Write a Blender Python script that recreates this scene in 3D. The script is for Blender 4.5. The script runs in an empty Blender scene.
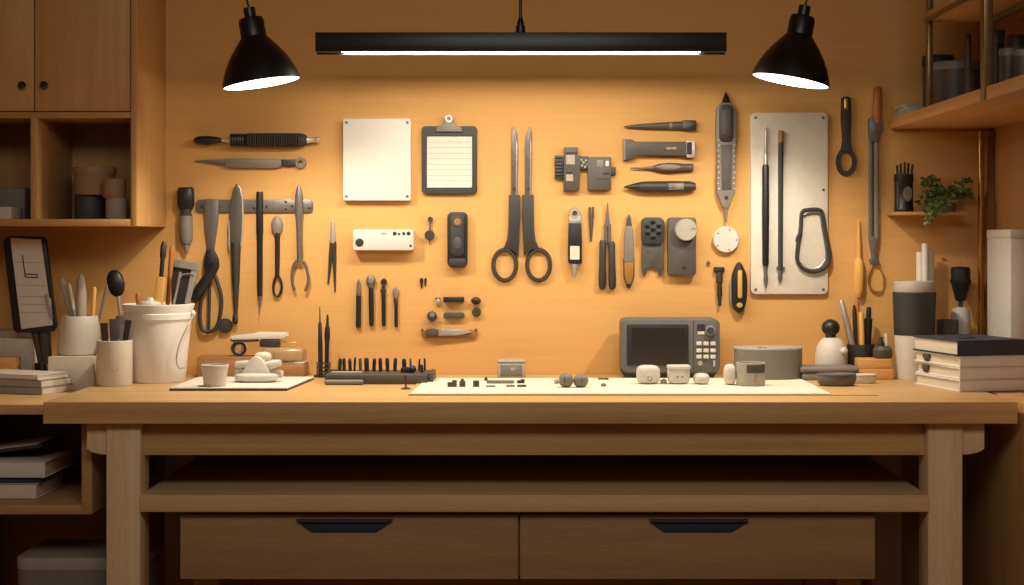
import bpy, bmesh, math, random
from mathutils import Vector, Matrix
random.seed(7)
PI = math.pi
# ---- measures taken from the photograph: eye height, focal length, wall distance (metres)
F, CX, HY = 1555.0, 525.0, 240.0
E, YW = 1.1323, 3.84
ZT, ZD = 0.80, 0.785            # bench top, side desk top
S = YW / F                      # metres per photo pixel on the back wall
V = Vector
def at(px, py, Y): return V(((px-CX)*Y/F, Y, E-(py-HY)*Y/F))
def wp(px, py, h=0.0): return V(((px-CX)*S, YW-h, E-(py-HY)*S))
def tabY(py, z=ZT): return (E-z)*F/(py-HY)
scene = bpy.context.scene
COL = scene.collection

# ------------------------------------------------------------------ materials
def lin(c):
    return tuple(((v/255)/12.92 if v/255 <= .04045 else ((v/255+.055)/1.055)**2.4) for v in c)+(1,)
def mat(name, col, rough=.5, metal=0, var=.10, sc=60, bump=.0, emit=0, trans=0, alpha=1, stretch=(1,1,1)):
    m = bpy.data.materials.new(name); m.use_nodes = True
    nt = m.node_tree; b = nt.nodes['Principled BSDF']
    c = lin(col)
    tc = nt.nodes.new('ShaderNodeTexCoord'); mp = nt.nodes.new('ShaderNodeMapping')
    mp.inputs['Scale'].default_value = stretch
    nz = nt.nodes.new('ShaderNodeTexNoise'); nz.inputs['Scale'].default_value = sc; nz.inputs['Detail'].default_value = 4
    rp = nt.nodes.new('ShaderNodeValToRGB')
    rp.color_ramp.elements[0].position = .3; rp.color_ramp.elements[1].position = .7
    rp.color_ramp.elements[0].color = tuple(v*(1-var) for v in c[:3])+(1,)
    rp.color_ramp.elements[1].color = tuple(min(1, v*(1+var)) for v in c[:3])+(1,)
    nt.links.new(tc.outputs['Object'], mp.inputs[0]); nt.links.new(mp.outputs[0], nz.inputs[0])
    nt.links.new(nz.outputs[0], rp.inputs[0]); nt.links.new(rp.outputs[0], b.inputs['Base Color'])
    b.inputs['Roughness'].default_value = rough; b.inputs['Metallic'].default_value = metal
    if emit:
        b.inputs['Emission Color'].default_value = c; b.inputs['Emission Strength'].default_value = emit
    if trans: b.inputs['Transmission Weight'].default_value = trans
    if bump:
        bp = nt.nodes.new('ShaderNodeBump'); bp.inputs['Strength'].default_value = bump; bp.inputs['Distance'].default_value = .002
        nt.links.new(nz.outputs[0], bp.inputs['Height']); nt.links.new(bp.outputs[0], b.inputs['Normal'])
    return m
def wood(name, dark, light, axis='X', sc=1.0, rough=.5, bump=.12, spec=.3, knots=.35):
    m = bpy.data.materials.new(name); m.use_nodes = True
    nt = m.node_tree; N = nt.nodes.new; L = nt.links.new; b = nt.nodes['Principled BSDF']
    tc = N('ShaderNodeTexCoord'); mp = N('ShaderNodeMapping')
    s = {'X': (1.2, 26, 26), 'Y': (26, 1.2, 26), 'Z': (26, 26, 1.2)}[axis]
    mp.inputs['Scale'].default_value = tuple(v*sc for v in s)
    L(tc.outputs['Object'], mp.inputs[0])
    n1 = N('ShaderNodeTexNoise'); n1.inputs['Scale'].default_value = 1.0; n1.inputs['Detail'].default_value = 5; n1.inputs['Distortion'].default_value = .6
    n2 = N('ShaderNodeTexNoise'); n2.inputs['Scale'].default_value = 15.0; n2.inputs['Detail'].default_value = 6; n2.inputs['Roughness'].default_value = .7
    L(mp.outputs[0], n1.inputs[0]); L(mp.outputs[0], n2.inputs[0])
    mx = N('ShaderNodeMath'); mx.operation = 'MULTIPLY_ADD'; mx.inputs[1].default_value = .45
    m2 = N('ShaderNodeMath'); m2.operation = 'MULTIPLY'; m2.inputs[1].default_value = .55
    L(n2.outputs[0], m2.inputs[0]); L(n1.outputs[0], mx.inputs[0]); L(m2.outputs[0], mx.inputs[2])
    rp = N('ShaderNodeValToRGB'); cr = rp.color_ramp
    cr.elements[0].position = .30; cr.elements[0].color = lin(dark)
    cr.elements[1].position = .62; cr.elements[1].color = lin(light)
    L(mx.outputs[0], rp.inputs[0]); L(rp.outputs[0], b.inputs['Base Color'])
    b.inputs['Roughness'].default_value = rough; b.inputs['Specular IOR Level'].default_value = spec
    bp = N('ShaderNodeBump'); bp.inputs['Strength'].default_value = bump; bp.inputs['Distance'].default_value = .001
    L(n2.outputs[0], bp.inputs['Height']); L(bp.outputs[0], b.inputs['Normal'])
    return m
M = {}
M['wall'] = wood('back_wall_veneer', (203,153,90), (212,162,98), 'X', 3.2, .7, .16, .15)
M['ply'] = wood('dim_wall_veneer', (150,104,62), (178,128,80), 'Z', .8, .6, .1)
M['oak'] = wood('oak_along', (178,139,84), (212,173,116), 'X', 1.6, .42, .15, .35)
M['oakleg'] = wood('oak_upright', (204,172,130), (232,202,162), 'Z', 1.6, .5, .15)
M['oakpale'] = wood('oak_pale_along', (190,154,108), (216,182,136), 'X', 1.4, .5, .15)
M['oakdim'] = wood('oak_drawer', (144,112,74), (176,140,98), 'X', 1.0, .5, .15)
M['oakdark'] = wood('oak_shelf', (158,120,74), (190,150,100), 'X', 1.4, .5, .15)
M['cab'] = wood('cabinet_veneer', (176,130,76), (202,156,98), 'Z', 1.6, .45, .1)
M['cabx'] = wood('cabinet_veneer_flat', (168,120,66), (196,146,88), 'X', .7, .45, .1)
M['shelfy'] = wood('shelf_veneer', (180,128,74), (208,156,98), 'Y', .8, .45, .1)
M['floor'] = wood('floor_boards', (84,56,34), (116,80,50), 'X', .5, .5, .1)
M['plaster'] = mat('ceiling_paint', (150,130,105), .9, var=.04)
M['brownwood'] = wood('brown_block', (132,92,54), (164,120,76), 'X', 2, .5)
M['tanwood'] = wood('tan_wood', (196,138,70), (222,166,96), 'X', 2, .5)
M['handlewood'] = wood('handle_wood', (196,140,64), (226,172,92), 'Z', 3, .4)
M['redwood'] = wood('orange_handle', (150,88,42), (180,112,60), 'Z', 3, .35)
M['black'] = mat('black_plastic', (26,25,25), .42, var=.15)
M['blackm'] = mat('black_metal', (14,14,15), .38, var=.1)
M['rubber'] = mat('black_rubber', (50,46,42), .7, var=.15, sc=200, bump=.2)
M['char'] = mat('charcoal_plastic', (48,45,42), .5, var=.10)
M['char2'] = mat('dark_grey_plastic', (75,68,60), .5, var=.10)
M['grey'] = mat('grey_plastic', (121,113,103), .5, var=.06)
M['lgrey'] = mat('light_grey_plastic', (162,153,142), .5, var=.05)
M['slate'] = mat('slate_plastic', (92,89,85), .45, var=.06)
M['taupe'] = mat('taupe_ceramic', (168,154,138), .55, var=.05)
M['cream'] = mat('cream_ceramic', (206,196,180), .5, var=.04)
M['pail'] = mat('white_pail', (228,222,212), .5, var=.02)
M['panelw'] = mat('white_panel', (212,206,194), .5, var=.02)
M['spine2'] = mat('grey_magazine_cover', (150,147,142), .7, var=.05)
M['white'] = mat('white_plastic', (200,193,182), .45, var=.03)
M['paper'] = mat('white_paper', (216,208,194), .8, var=.03, sc=20)
M['card'] = mat('cream_card', (214,202,182), .8, var=.04)
M['pages'] = mat('page_edges', (206,192,168), .8, var=.14, sc=40, stretch=(1,1,30))
M['mat'] = mat('white_cutting_mat', (222,213,190), .7, var=.02)
M['steel'] = mat('brushed_steel', (176,170,162), .38, .55, var=.12, sc=120)
M['dsteel'] = mat('dark_steel', (108,102,96), .40, .4, var=.15, sc=120)
M['chrome'] = mat('bright_chrome', (215,210,202), .25, .6, var=.05)
M['brass'] = mat('brass', (196,150,88), .3, 1, var=.08)
M['bronze'] = mat('dark_bronze', (128,104,70), .35, .8, var=.1)
M['navy'] = mat('navy_cloth', (44,54,70), .6, var=.12, sc=200)
M['spine'] = mat('grey_book_cover', (214,208,200), .7, var=.05)
M['yellow'] = mat('yellow_plastic', (196,152,62), .5, var=.05)
M['amber'] = mat('amber_handle', (146,100,44), .45, var=.1)
M['screen'] = mat('dark_screen', (44,38,33), .22, var=.05)
M['tan'] = mat('tan_ceramic', (166,130,92), .6, var=.06)
M['dkcer'] = mat('dark_ceramic', (72,70,68), .6, var=.06)
M['leaf'] = mat('leaf_green', (72,94,42), .5, var=.35, sc=60)
M['leaf2'] = mat('leaf_pale', (112,126,62), .5, var=.3, sc=60)
M['stone'] = mat('grey_pot', (112,106,98), .8, var=.15, sc=80, bump=.3)
M['led'] = mat('led_diffuser', (255,238,208), .5, var=0, emit=9)
M['bulb'] = mat('lamp_diffuser', (255,240,215), .5, var=0, emit=6)
M['clear'] = mat('smoky_clear_plastic', (196,160,112), .2, var=.05, trans=.35)
M['line'] = mat('printed_line', (150,132,100), .8, var=.05)
M['ink'] = mat('dark_ink', (38,35,33), .7, var=.05)

# ------------------------------------------------------------------ mesh builder
class B:
    def __init__(s): s.v = []; s.f = []
    def add(s, vs, fs):
        n = len(s.v); s.v += [V(p) for p in vs]; s.f += [[i+n for i in f] for f in fs]; return s
    def frombm(s, bm):
        bm.verts.index_update()
        return s.add([v.co.copy() for v in bm.verts], [[v.index for v in f.verts] for f in bm.faces])
    def box(s, c, d, bev=0.0, rz=0.0, seg=2, rot=None):
        bm = bmesh.new(); bmesh.ops.create_cube(bm, size=1)
        for v in bm.verts: v.co = V((v.co.x*d[0], v.co.y*d[1], v.co.z*d[2]))
        if bev: bmesh.ops.bevel(bm, geom=bm.edges[:], offset=min(bev, min(d)*.49), segments=seg, affect='EDGES', profile=.5)
        R = rot if rot is not None else Matrix.Rotation(rz, 3, 'Z')
        for v in bm.verts: v.co = R @ v.co + V(c)
        s.frombm(bm); bm.free(); return s
    def bx(s, x0, x1, y0, y1, z0, z1, bev=0.0, seg=2):
        return s.box(((x0+x1)/2, (y0+y1)/2, (z0+z1)/2), (abs(x1-x0), abs(y1-y0), abs(z1-z0)), bev, seg=seg)
    def prism(s, pts0, pts1, bev=0.0, seg=2):      # two matching outlines, pts1 = front
        bm = bmesh.new(); n = len(pts0)
        a = [bm.verts.new(p) for p in pts0]; b = [bm.verts.new(p) for p in pts1]
        bm.faces.new(a[::-1]); bm.faces.new(b)
        for i in range(n): bm.faces.new((a[i], a[(i+1) % n], b[(i+1) % n], b[i]))
        bmesh.ops.recalc_face_normals(bm, faces=bm.faces[:])
        if bev:
            fs = set(b); es = [e for e in bm.edges if e.verts[0] in fs and e.verts[1] in fs]
            bmesh.ops.bevel(bm, geom=es, offset=bev, segments=seg, affect='EDGES', profile=.5, clamp_overlap=True)
        s.frombm(bm); bm.free(); return s
    def wpoly(s, pts, h0, h1, bev=.0008):          # outline in photo px, on the wall, h in metres off the wall
        return s.prism([wp(x, y, h0) for x, y in pts], [wp(x, y, h1) for x, y in pts], bev)
    def ypoly(s, pts, Y, y0, y1, bev=.0008):       # outline measured at depth Y, extruded from y0 (back) to y1 (front)
        q = [at(x, y, Y) for x, y in pts]
        return s.prism([V((p.x, y0, p.z)) for p in q], [V((p.x, y1, p.z)) for p in q], bev)
    def ring(s, outer, inner):                     # outer/inner: (back pts, front pts) lists of equal length
        (o0, o1), (i0, i1) = outer, inner; n = len(o0); vs = o0+o1+i0+i1; fs = []
        for k in range(n):
            j = (k+1) % n
            fs += [(k, j, n+j, n+k), (n+k, n+j, 3*n+j, 3*n+k), (3*n+k, 3*n+j, 2*n+j, 2*n+k), (2*n+k, 2*n+j, j, k)]
        return s.add(vs, fs)
    def wring(s, cx, cy, rx, ry, ix, iy, h0, h1, n=28, rot=0):
        def c(a, b, h): return [wp(cx+a*math.cos(t)*math.cos(rot)-b*math.sin(t)*math.sin(rot), cy+a*math.cos(t)*math.sin(rot)+b*math.sin(t)*math.cos(rot), h) for t in [2*PI*k/n for k in range(n)]]
        e = .08
        return s.ring((c(rx, ry, h0), c(rx*(1-e), ry*(1-e), h1)), (c(ix, iy, h0), c(ix*(1+e), iy*(1+e), h1)))
    def loft(s, st, n=16, sq=2.0, closed=False):   # stations: (centre, a, b) half axes vectors
        vs = []; fs = []
        for c, a, b in st:
            for k in range(n):
                t = 2*PI*k/n; ct, stt = math.cos(t), math.sin(t)
                u = math.copysign(abs(ct)**(2/sq), ct); w = math.copysign(abs(stt)**(2/sq), stt)
                vs.append(c+a*u+b*w)
        m = len(st)
        for i in range(m if closed else m-1):
            j = (i+1) % m
            for k in range(n): fs.append((i*n+k, i*n+(k+1) % n, j*n+(k+1) % n, j*n+k))
        if not closed:
            fs.append(list(range(n))[::-1]); fs.append([(m-1)*n+k for k in range(n)])
        return s.add(vs, fs)
    def rod(s, p0, p1, prof, up=V((0,-1,0)), flat=1.0, n=14, sq=2.0):   # prof: (t, r[, r_depth]) radii in metres
        p0, p1 = V(p0), V(p1); d = (p1-p0).normalized(); side = d.cross(up).normalized(); dep = side.cross(d).normalized()
        st = []
        for q in prof:
            r = max(q[1], 1e-5); rd = q[2] if len(q) > 2 else r*flat
            st.append((p0.lerp(p1, q[0]), side*r, dep*rd))
        return s.loft(st, n, sq)
    def wrod(s, a, b, prof, flat=1.0, h=None, n=14, sq=2.0, off=-.0006):  # a, b and radii in photo px, lying on the wall
        mr = max(q[1] for q in prof)*flat*S
        h = h if h is not None else mr+off
        L = math.hypot(b[0]-a[0], b[1]-a[1])
        return s.rod(wp(a[0], a[1], h), wp(b[0], b[1], h), [(q[0], q[1]*S) for q in prof], flat=flat, n=n, sq=sq)
    def tube(s, path, r, closed=False, n=8, flat=1.0):
        path = [V(p) for p in path]; m = len(path); st = []
        rr = r if isinstance(r, (list, tuple)) else [r]*m
        ref = V((0, -1, 0))
        for i in range(m):
            a = path[(i-1) % m] if (closed or i > 0) else path[i]; b = path[(i+1) % m] if (closed or i < m-1) else path[i]
            d = (b-a).normalized(); u = ref if abs(d.dot(ref)) < .95 else V((1, 0, 0))
            side = d.cross(u).normalized(); dep = side.cross(d).normalized()
            st.append((path[i], side*rr[i], dep*rr[i]*flat))
        return s.loft(st, n, 2.0, closed)
    def wtube(s, pts, r, h, closed=False, n=8, smooth=3, flat=1.0):
        p = spline([V((x, y, 0)) for x, y in pts], smooth, closed)
        return s.tube([wp(q.x, q.y, h) for q in p], r*S, closed, n, flat)
    def lathe(s, c, prof, n=28, axis=V((0,0,1)), sx=1.0, sy=1.0, close=False):
        c = V(c); ax = V(axis).normalized(); ref = V((1, 0, 0)) if abs(ax.x) < .9 else V((0, 1, 0))
        u = (ref-ax*ref.dot(ax)).normalized(); w = ax.cross(u)
        vs = []; fs = []; m = len(prof)
        for r, z in prof:
            for k in range(n):
                t = 2*PI*k/n; vs.append(c+ax*z+(u*math.cos(t)*sx+w*math.sin(t)*sy)*max(r, 1e-5))
        for i in range(m-1):
            for k in range(n): fs.append((i*n+k, i*n+(k+1) % n, (i+1)*n+(k+1) % n, (i+1)*n+k))
        if close:
            for k in range(n): fs.append(((m-1)*n+k, (m-1)*n+(k+1) % n, (k+1) % n, k))
        else:
            fs.append(list(range(n))[::-1]); fs.append([(m-1)*n+k for k in range(n)])
        return s.add(vs, fs)
    def disc(s, px, py, r, h0, h1, n=24, e=.0):    # wall disc, r in px
        return s.lathe(wp(px, py, h0), [(r*S, 0), (r*S, (h1-h0)*.8), (r*S*.93, h1-h0)], n, V((0, -1, 0)))
    def sph(s, c, r, n=18, m=10, sq=2.0, rz=0, tilt=None):
        R = tilt if tilt is not None else Matrix.Rotation(rz, 3, 'Z'); vs = []; fs = []
        def p(t, e): return math.copysign(abs(t)**(2/e), t)
        for i in range(m+1):
            ph = -PI/2+PI*i/m; cp = p(math.cos(ph), sq) if 0 < i < m else 1e-4
            for k in range(n):
                t = 2*PI*k/n
                vs.append(R @ V((r[0]*cp*p(math.cos(t), sq), r[1]*cp*p(math.sin(t), sq), r[2]*p(math.sin(ph), sq)))+V(c))
        for i in range(m):
            for k in range(n): fs.append((i*n+k, i*n+(k+1) % n, (i+1)*n+(k+1) % n, (i+1)*n+k))
        fs.append(list(range(n))[::-1]); fs.append([m*n+k for k in range(n)])
        return s.add(vs, fs)
def spline(p, k=3, closed=False):
    out = []; n = len(p)
    for i in range(n if closed else n-1):
        g = (lambda j: p[j % n]) if closed else (lambda j: p[min(max(j, 0), n-1)])
        a, b, c, d = g(i-1), g(i), g(i+1), g(i+2)
        for q in range(k):
            t = q/k
            out.append(.5*((2*b)+(c-a)*t+(2*a-5*b+4*c-d)*t*t+(3*b-a-3*c+d)*t**3))
    if not closed: out.append(p[-1])
    return out
def rr(x0, x1, y0, y1, r, k=5):                     # rounded rectangle outline (px)
    pts = []
    for cx, cy, a0 in ((x1-r, y0+r, -PI/2), (x1-r, y1-r, 0), (x0+r, y1-r, PI/2), (x0+r, y0+r, PI)):
        for i in range(k+1):
            a = a0+PI/2*i/k; pts.append((cx+r*math.cos(a), cy+r*math.sin(a)))
    return pts
def ell(cx, cy, rx, ry, n=24): return [(cx+rx*math.cos(2*PI*k/n), cy+ry*math.sin(2*PI*k/n)) for k in range(n)]
def smooth2(p, k=4, closed=True): return [(q.x, q.y) for q in spline([V((x, y, 0)) for x, y in p], k, closed)]

# ------------------------------------------------------------------ objects
def mesh_obj(name, b, m, org):
    me = bpy.data.meshes.new(name)
    me.from_pydata([tuple(p-org) for p in b.v], [], b.f); me.update()
    bm = bmesh.new(); bm.from_mesh(me)
    bmesh.ops.recalc_face_normals(bm, faces=bm.faces[:]); bm.to_mesh(me); bm.free()
    for p in me.polygons: p.use_smooth = True
    me.set_sharp_from_angle(angle=math.radians(38))
    me.materials.append(M[m] if isinstance(m, str) else m)
    o = bpy.data.objects.new(name, me); COL.objects.link(o); return o
def tagit(o, label, cat, group=None):
    o['label'] = label; o['category'] = cat
    if group: o['group'] = group
class T:
    def __init__(s, name, label, cat, loc, group=None):
        s.o = bpy.data.objects.new(name, None); COL.objects.link(s.o); s.o.empty_display_size = .02
        s.loc = V(loc); s.o.location = s.loc; tagit(s.o, label, cat, group)
    def p(s, name, b, m, parent=None, label=None):
        o = mesh_obj(name, b, m, s.loc); o.parent = parent or s.o
        if label: o['label'] = label
        return o
def WT(name, label, cat, px, py, group=None): return T(name, label, cat, wp(px, py), group)
def solo(name, label, cat, b, m, loc, group=None):
    loc = V(loc); o = mesh_obj(name, b, m, loc); o.location = loc; tagit(o, label, cat, group); return o
def wsolo(name, label, cat, b, m, px, py, group=None): return solo(name, label, cat, b, m, wp(px, py), group)
def struct(name, b, m):
    o = mesh_obj(name, b, m, V((0, 0, 0))); o['kind'] = 'structure'; return o
def dup(root, loc, rz=0, label=None):
    r = root.copy(); COL.objects.link(r); r.location = loc; r.rotation_euler = (0, 0, rz)
    if label: r['label'] = label
    for ch in list(root.children):
        c = ch.copy(); COL.objects.link(c); c.parent = r
        for g in list(ch.children):
            d = g.copy(); COL.objects.link(d); d.parent = c
    return r

# ------------------------------------------------------------------ the setting
XL, XR, ZC = -1.32, 1.15, 2.25
struct('wall_back', B().bx(XL-.05, XR+.05, YW, YW+.05, -.02, ZC), 'wall')
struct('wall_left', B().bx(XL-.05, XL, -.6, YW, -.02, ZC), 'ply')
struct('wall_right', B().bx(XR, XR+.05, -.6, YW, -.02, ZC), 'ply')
struct('floor', B().bx(XL-.05, XR+.05, -.6, YW+.05, -.05, 0), 'floor')
struct('ceiling', B().bx(XL-.05, XR+.05, -.6, YW+.05, ZC, ZC+.05), 'plaster')
struct('trim_corner', B().bx(1.134, XR-.001, YW-.03, YW-.001, .80, 1.40), 'brownwood')

# ------------------------------------------------------------------ workbench
X0, X1, YF = -.989, 1.011, 3.19
t = T('workbench', 'long pale oak workbench carrying all the tools under the light bar', 'workbench', (0, 3.5, 0))
t.p('tabletop', B().bx(X0, X1, YF, YW-.004, .755, ZT, .002), 'oak')
LY0, LY1 = 3.222, 3.30
for x0, x1 in ((-.868, -.797), (.835, .907)):
    t.p('leg', B().bx(x0, x1, LY0, LY1, 0, .7545, .003), 'oakleg')
    t.p('leg', B().bx(x0, x1, 3.74, 3.81, 0, .7545, .003), 'oakleg')
t.p('apron', B().bx(-.7965, .8345, 3.248, 3.270, .683, .7545, .001), 'oak')
t.p('rear_apron', B().bx(-.7965, .8345, 3.76, 3.782, .686, .7545, .001), 'oakdark')
def bracket(xa, xb):
    pts = [(xa, .7545), (xb, .7545), (xb, .686), (xb+(xa-xb)*.35, .687), (xb+(xa-xb)*.75, .691), (xa, .698)]
    return B().prism([V((x, 3.29, z)) for x, z in pts], [V((x, 3.232, z)) for x, z in pts], .001)
t.p('bracket', bracket(-.911, -.8685), 'oakleg'); t.p('bracket', bracket(.955, .9075), 'oakleg')
for x in (-.846, .862): t.p('side_rail', B().bx(x, x+.022, LY1, 3.74, .69, .7545), 'oakdark')
t.p('lower_shelf', B().bx(-.7965, .8345, 3.214, 3.80, .570, .605, .0015), 'oakpale')

t = T('drawer_unit', 'wide two-drawer oak unit under the lower shelf of the workbench', 'drawer unit', (0, 3.5, 0))
DY = 3.245
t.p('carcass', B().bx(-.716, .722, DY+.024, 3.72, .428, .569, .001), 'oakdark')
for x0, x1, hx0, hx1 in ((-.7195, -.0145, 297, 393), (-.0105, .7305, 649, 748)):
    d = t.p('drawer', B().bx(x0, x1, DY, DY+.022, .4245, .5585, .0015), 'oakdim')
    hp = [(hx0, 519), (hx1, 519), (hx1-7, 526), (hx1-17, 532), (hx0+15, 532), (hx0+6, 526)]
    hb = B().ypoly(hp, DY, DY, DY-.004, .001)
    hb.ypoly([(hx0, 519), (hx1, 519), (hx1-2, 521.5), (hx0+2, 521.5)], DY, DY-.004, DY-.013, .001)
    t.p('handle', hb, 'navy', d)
for x in (-.70, .66):
    for y in (3.29, 3.66): t.p('leg', B().bx(x, x+.05, y, y+.05, 0, .428), 'oakdark')

# ------------------------------------------------------------------ side units
t = T('side_desk', 'low wooden desk with an open cubby left of the workbench', 'desk', (-1.15, 3.5, 0))
SY = 3.28
t.p('desktop', B().bx(XL+.001, X0-.002, SY, YW-.002, .764, ZD, .001), 'oak')
t.p('side_panel', B().bx(-.936, -.914, SY+.002, YW-.004, .553, .7535, .001), 'oakdark')
t.p('side_panel', B().bx(XL+.001, XL+.02, SY+.002, YW-.004, .553, .7635, .001), 'oakdark')
t.p('bottom_panel', B().bx(XL+.02, -.936, SY+.002, YW-.004, .553, .573, .001), 'oakdark')
t.p('back_panel', B().bx(XL+.02, -.936, YW-.02, YW-.004, .573, .7535), 'oakdark')
for x in (XL+.002, -.96):
    t.p('leg', B().bx(x, x+.04, 3.74, 3.79, 0, .5535), 'oakdark')
t = T('side_cabinet', 'plain wooden cabinet against the right wall beside the workbench end', 'cabinet', (1.09, 3.5, 0))
t.p('carcass', B().bx(1.026, XR-.001, 3.12, YW-.035, .08, .798, .002), 'cab')
t.p('plinth', B().bx(1.04, XR-.001, 3.14, YW-.035, 0, .08), 'oakdark')

# upper left cabinet
t = T('wall_cabinet', 'oak wall cabinet with two doors and open cubbies, upper left', 'cabinet', (-1.1, 3.7, 1.16))
CY, kx = 3.553, 3.553/F
cx = lambda px: (px-CX)*kx
cz = lambda py: E-(py-HY)*kx
CT = 1.95
t.p('side_panel', B().bx(cx(130.6), cx(136.8), CY, YW-.001, cz(226), CT, .001), 'cab')
t.p('side_panel', B().bx(XL+.001, XL+.015, CY, YW-.001, cz(226), CT, .001), 'cab')
t.p('divider', B().bx(cx(30.5), cx(37.5), CY, YW-.012, cz(219), cz(118), .001), 'cab')
t.p('bottom_panel', B().bx(XL+.015, cx(130.6), CY, YW-.012, cz(226), cz(219), .001), 'cabx')
t.p('shelf', B().bx(XL+.015, cx(130.6), CY, YW-.012, cz(118), cz(112), .001), 'cabx')
t.p('back_panel', B().bx(XL+.015, cx(130.6), YW-.012, YW-.001, cz(226), CT), 'cab')
t.p('top_panel', B().bx(XL+.015, cx(130.6), CY, YW-.012, CT-.014, CT), 'cabx')
for x0, x1, kx0 in ((XL+.0165, cx(33.6), 23.5), (cx(34.9), cx(129.8), 45.5)):
    d = t.p('door', B().bx(x0, x1, CY+.001, CY+.018, cz(111), CT-.016, .0012), 'cab')
    q = at(kx0, 85.5, CY)
    t.p('knob', B().lathe(q+V((0, .001, 0)), [(.004, 0), (.004, .008), (.0085, .011), (.0085, .017), (.006, .020)], 16, V((0, -1, 0))), 'blackm', d)
FZ = cz(219)
def onfloor(name, label, cat, pl, pr, z0, ptop, Y, m, prof=None, n=28):
    c = at((pl+pr)/2, 0, Y); r = (pr-pl)/2*Y/F; h = E-(ptop-HY)*Y/F-z0
    prof = prof or [(.0, 0), (.90, 0), (1, .08), (1, 1), (.94, 1), (.92, .1), (0, .1)]
    return solo(name, label, cat, B().lathe((c.x, Y, z0), [(a*r, b*h) for a, b in prof], n), m, (c.x, Y, z0))
CUP = [(0, 0), (.94, 0), (1, .05), (1, .97), (.98, 1), (.93, .98), (.92, .1), (0, .1)]
DRUM = [(0, 0), (.96, 0), (1, .05), (1, .95), (.96, 1), (0, 1)]
zb = E+(HY-195.5)*3.70/F
onfloor('bowl', 'dark grey tub in the open cubby, lower one under the tan tub', 'bowl', 75, 104, FZ, 196, 3.70, 'dkcer', DRUM)
c = at(89.5, 0, 3.70)
tt = T('storage_tub', 'tan lidded tub stacked on the dark tub in the open cubby', 'tub', (c.x, 3.70, zb))
r = 20.5*3.70/F
tt.p('body', B().lathe((c.x+.012, 3.70, zb-.0003), [(0, 0), (.90*r, 0), (.96*r, .003), (r*.98, .05), (0, .05)], 30), 'tan')
tt.p('lid', B().lathe((c.x+.012, 3.70, zb+.0497), [(0, 0), (r*1.03, 0), (r*1.03, .014), (r, .018), (0, .018)], 30), 'tan')
onfloor('jar', 'small cream jar in the open cubby beside the dark tub', 'jar', 106, 127, FZ, 198, 3.63, 'taupe', DRUM)
onfloor('jar', 'small tan jar stacked on the cream jar in the open cubby', 'jar', 103, 126, E+(HY-198)*3.63/F, 179, 3.63, 'tan', DRUM)
Y = 3.66
solo('storage_box', 'grey box at the back of the leftmost open cubby', 'box', B().bx(at(-20, 0, Y).x, at(25, 0, Y).x, Y, Y+.1, FZ, at(0, 188, Y).z, .003), 'grey', (at(0, 0, Y).x, Y, FZ))
solo('notebook', 'pale notebook lying in front of the grey box in the leftmost open cubby', 'notebook', B().bx(at(-20, 0, 3.6).x, at(15, 0, 3.6).x, 3.575, Y-.004, FZ, at(0, 207, 3.6).z, .002), 'card', (at(0, 0, 3.6).x, 3.6, FZ))

# cubby of the side desk: books and papers
q = .5738
bk = [(-1.291, -1.052, 3.33, .033, 'card', 0.0, 'thick pale book at the bottom of the pile in the low cubby'),
      (-1.291, -1.048, 3.34, .014, 'navy', .03, 'thin dark book sandwiched between two pale ones in the low cubby'),
      (-1.291, -1.030, 3.33, .034, 'paper', -.02, 'pale boxed book topping the pile in the low cubby')]
for x0, x1, y, h, m, rz, lb in bk:
    tt = T('book', lb, 'book', ((x0+x1)/2, y+.12, q), 'books in the low cubby')
    c = V(((x0+x1)/2, y+.12, 0)); w = x1-x0
    tt.p('page_block', B().box((c.x, c.y, q+h/2), (w-.008, .20, h-.005), .001, rz), 'pages')
    cb = B().box((c.x, c.y, q+.0013), (w, .206, .0025), .0006, rz).box((c.x, c.y, q+h-.0013), (w, .206, .0025), .0006, rz)
    cb.box(V((c.x, c.y, q+h/2))+Matrix.Rotation(rz, 3, 'Z') @ V((0, -.1015, 0)), (w, .003, h), .0006, rz)
    tt.p('cover', cb, m); q += h
tt = T('clipboard', 'dark board leaning on top of the books in the low cubby', 'board', (-1.20, 3.45, q))
tt.p('board', B().box((-1.168, 3.46, q+.0155), (.24, .16, .006), .001, rot=Matrix.Rotation(-.12, 3, 'Y')), 'char')
tt.p('sheet', B().box((-1.1678, 3.46, q+.0196), (.21, .13, .0015), .0, rot=Matrix.Rotation(-.12, 3, 'Y')), 'spine')
# white bin on the floor
tt = T('storage_bin', 'white lidded storage bin on the floor behind the left bench leg', 'bin', (-.94, 3.48, 0))
pts = rr(0, 100, 0, 100, 12, 5)
def rect_ring(x0, x1, y0, y1, z): return [V((x0+(x1-x0)*a/100, y0+(y1-y0)*b/100, z)) for a, b in pts]
tt.p('body', B().prism(rect_ring(-1.09, -.846, 3.37, 3.56, .0), rect_ring(-1.103, -.832, 3.357, 3.572, .42), .001), 'grey')
tt.p('lid', B().prism(rect_ring(-1.104, -.831, 3.356, 3.573, .4203), rect_ring(-1.104, -.831, 3.356, 3.573, .446), .004), 'lgrey')
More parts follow.
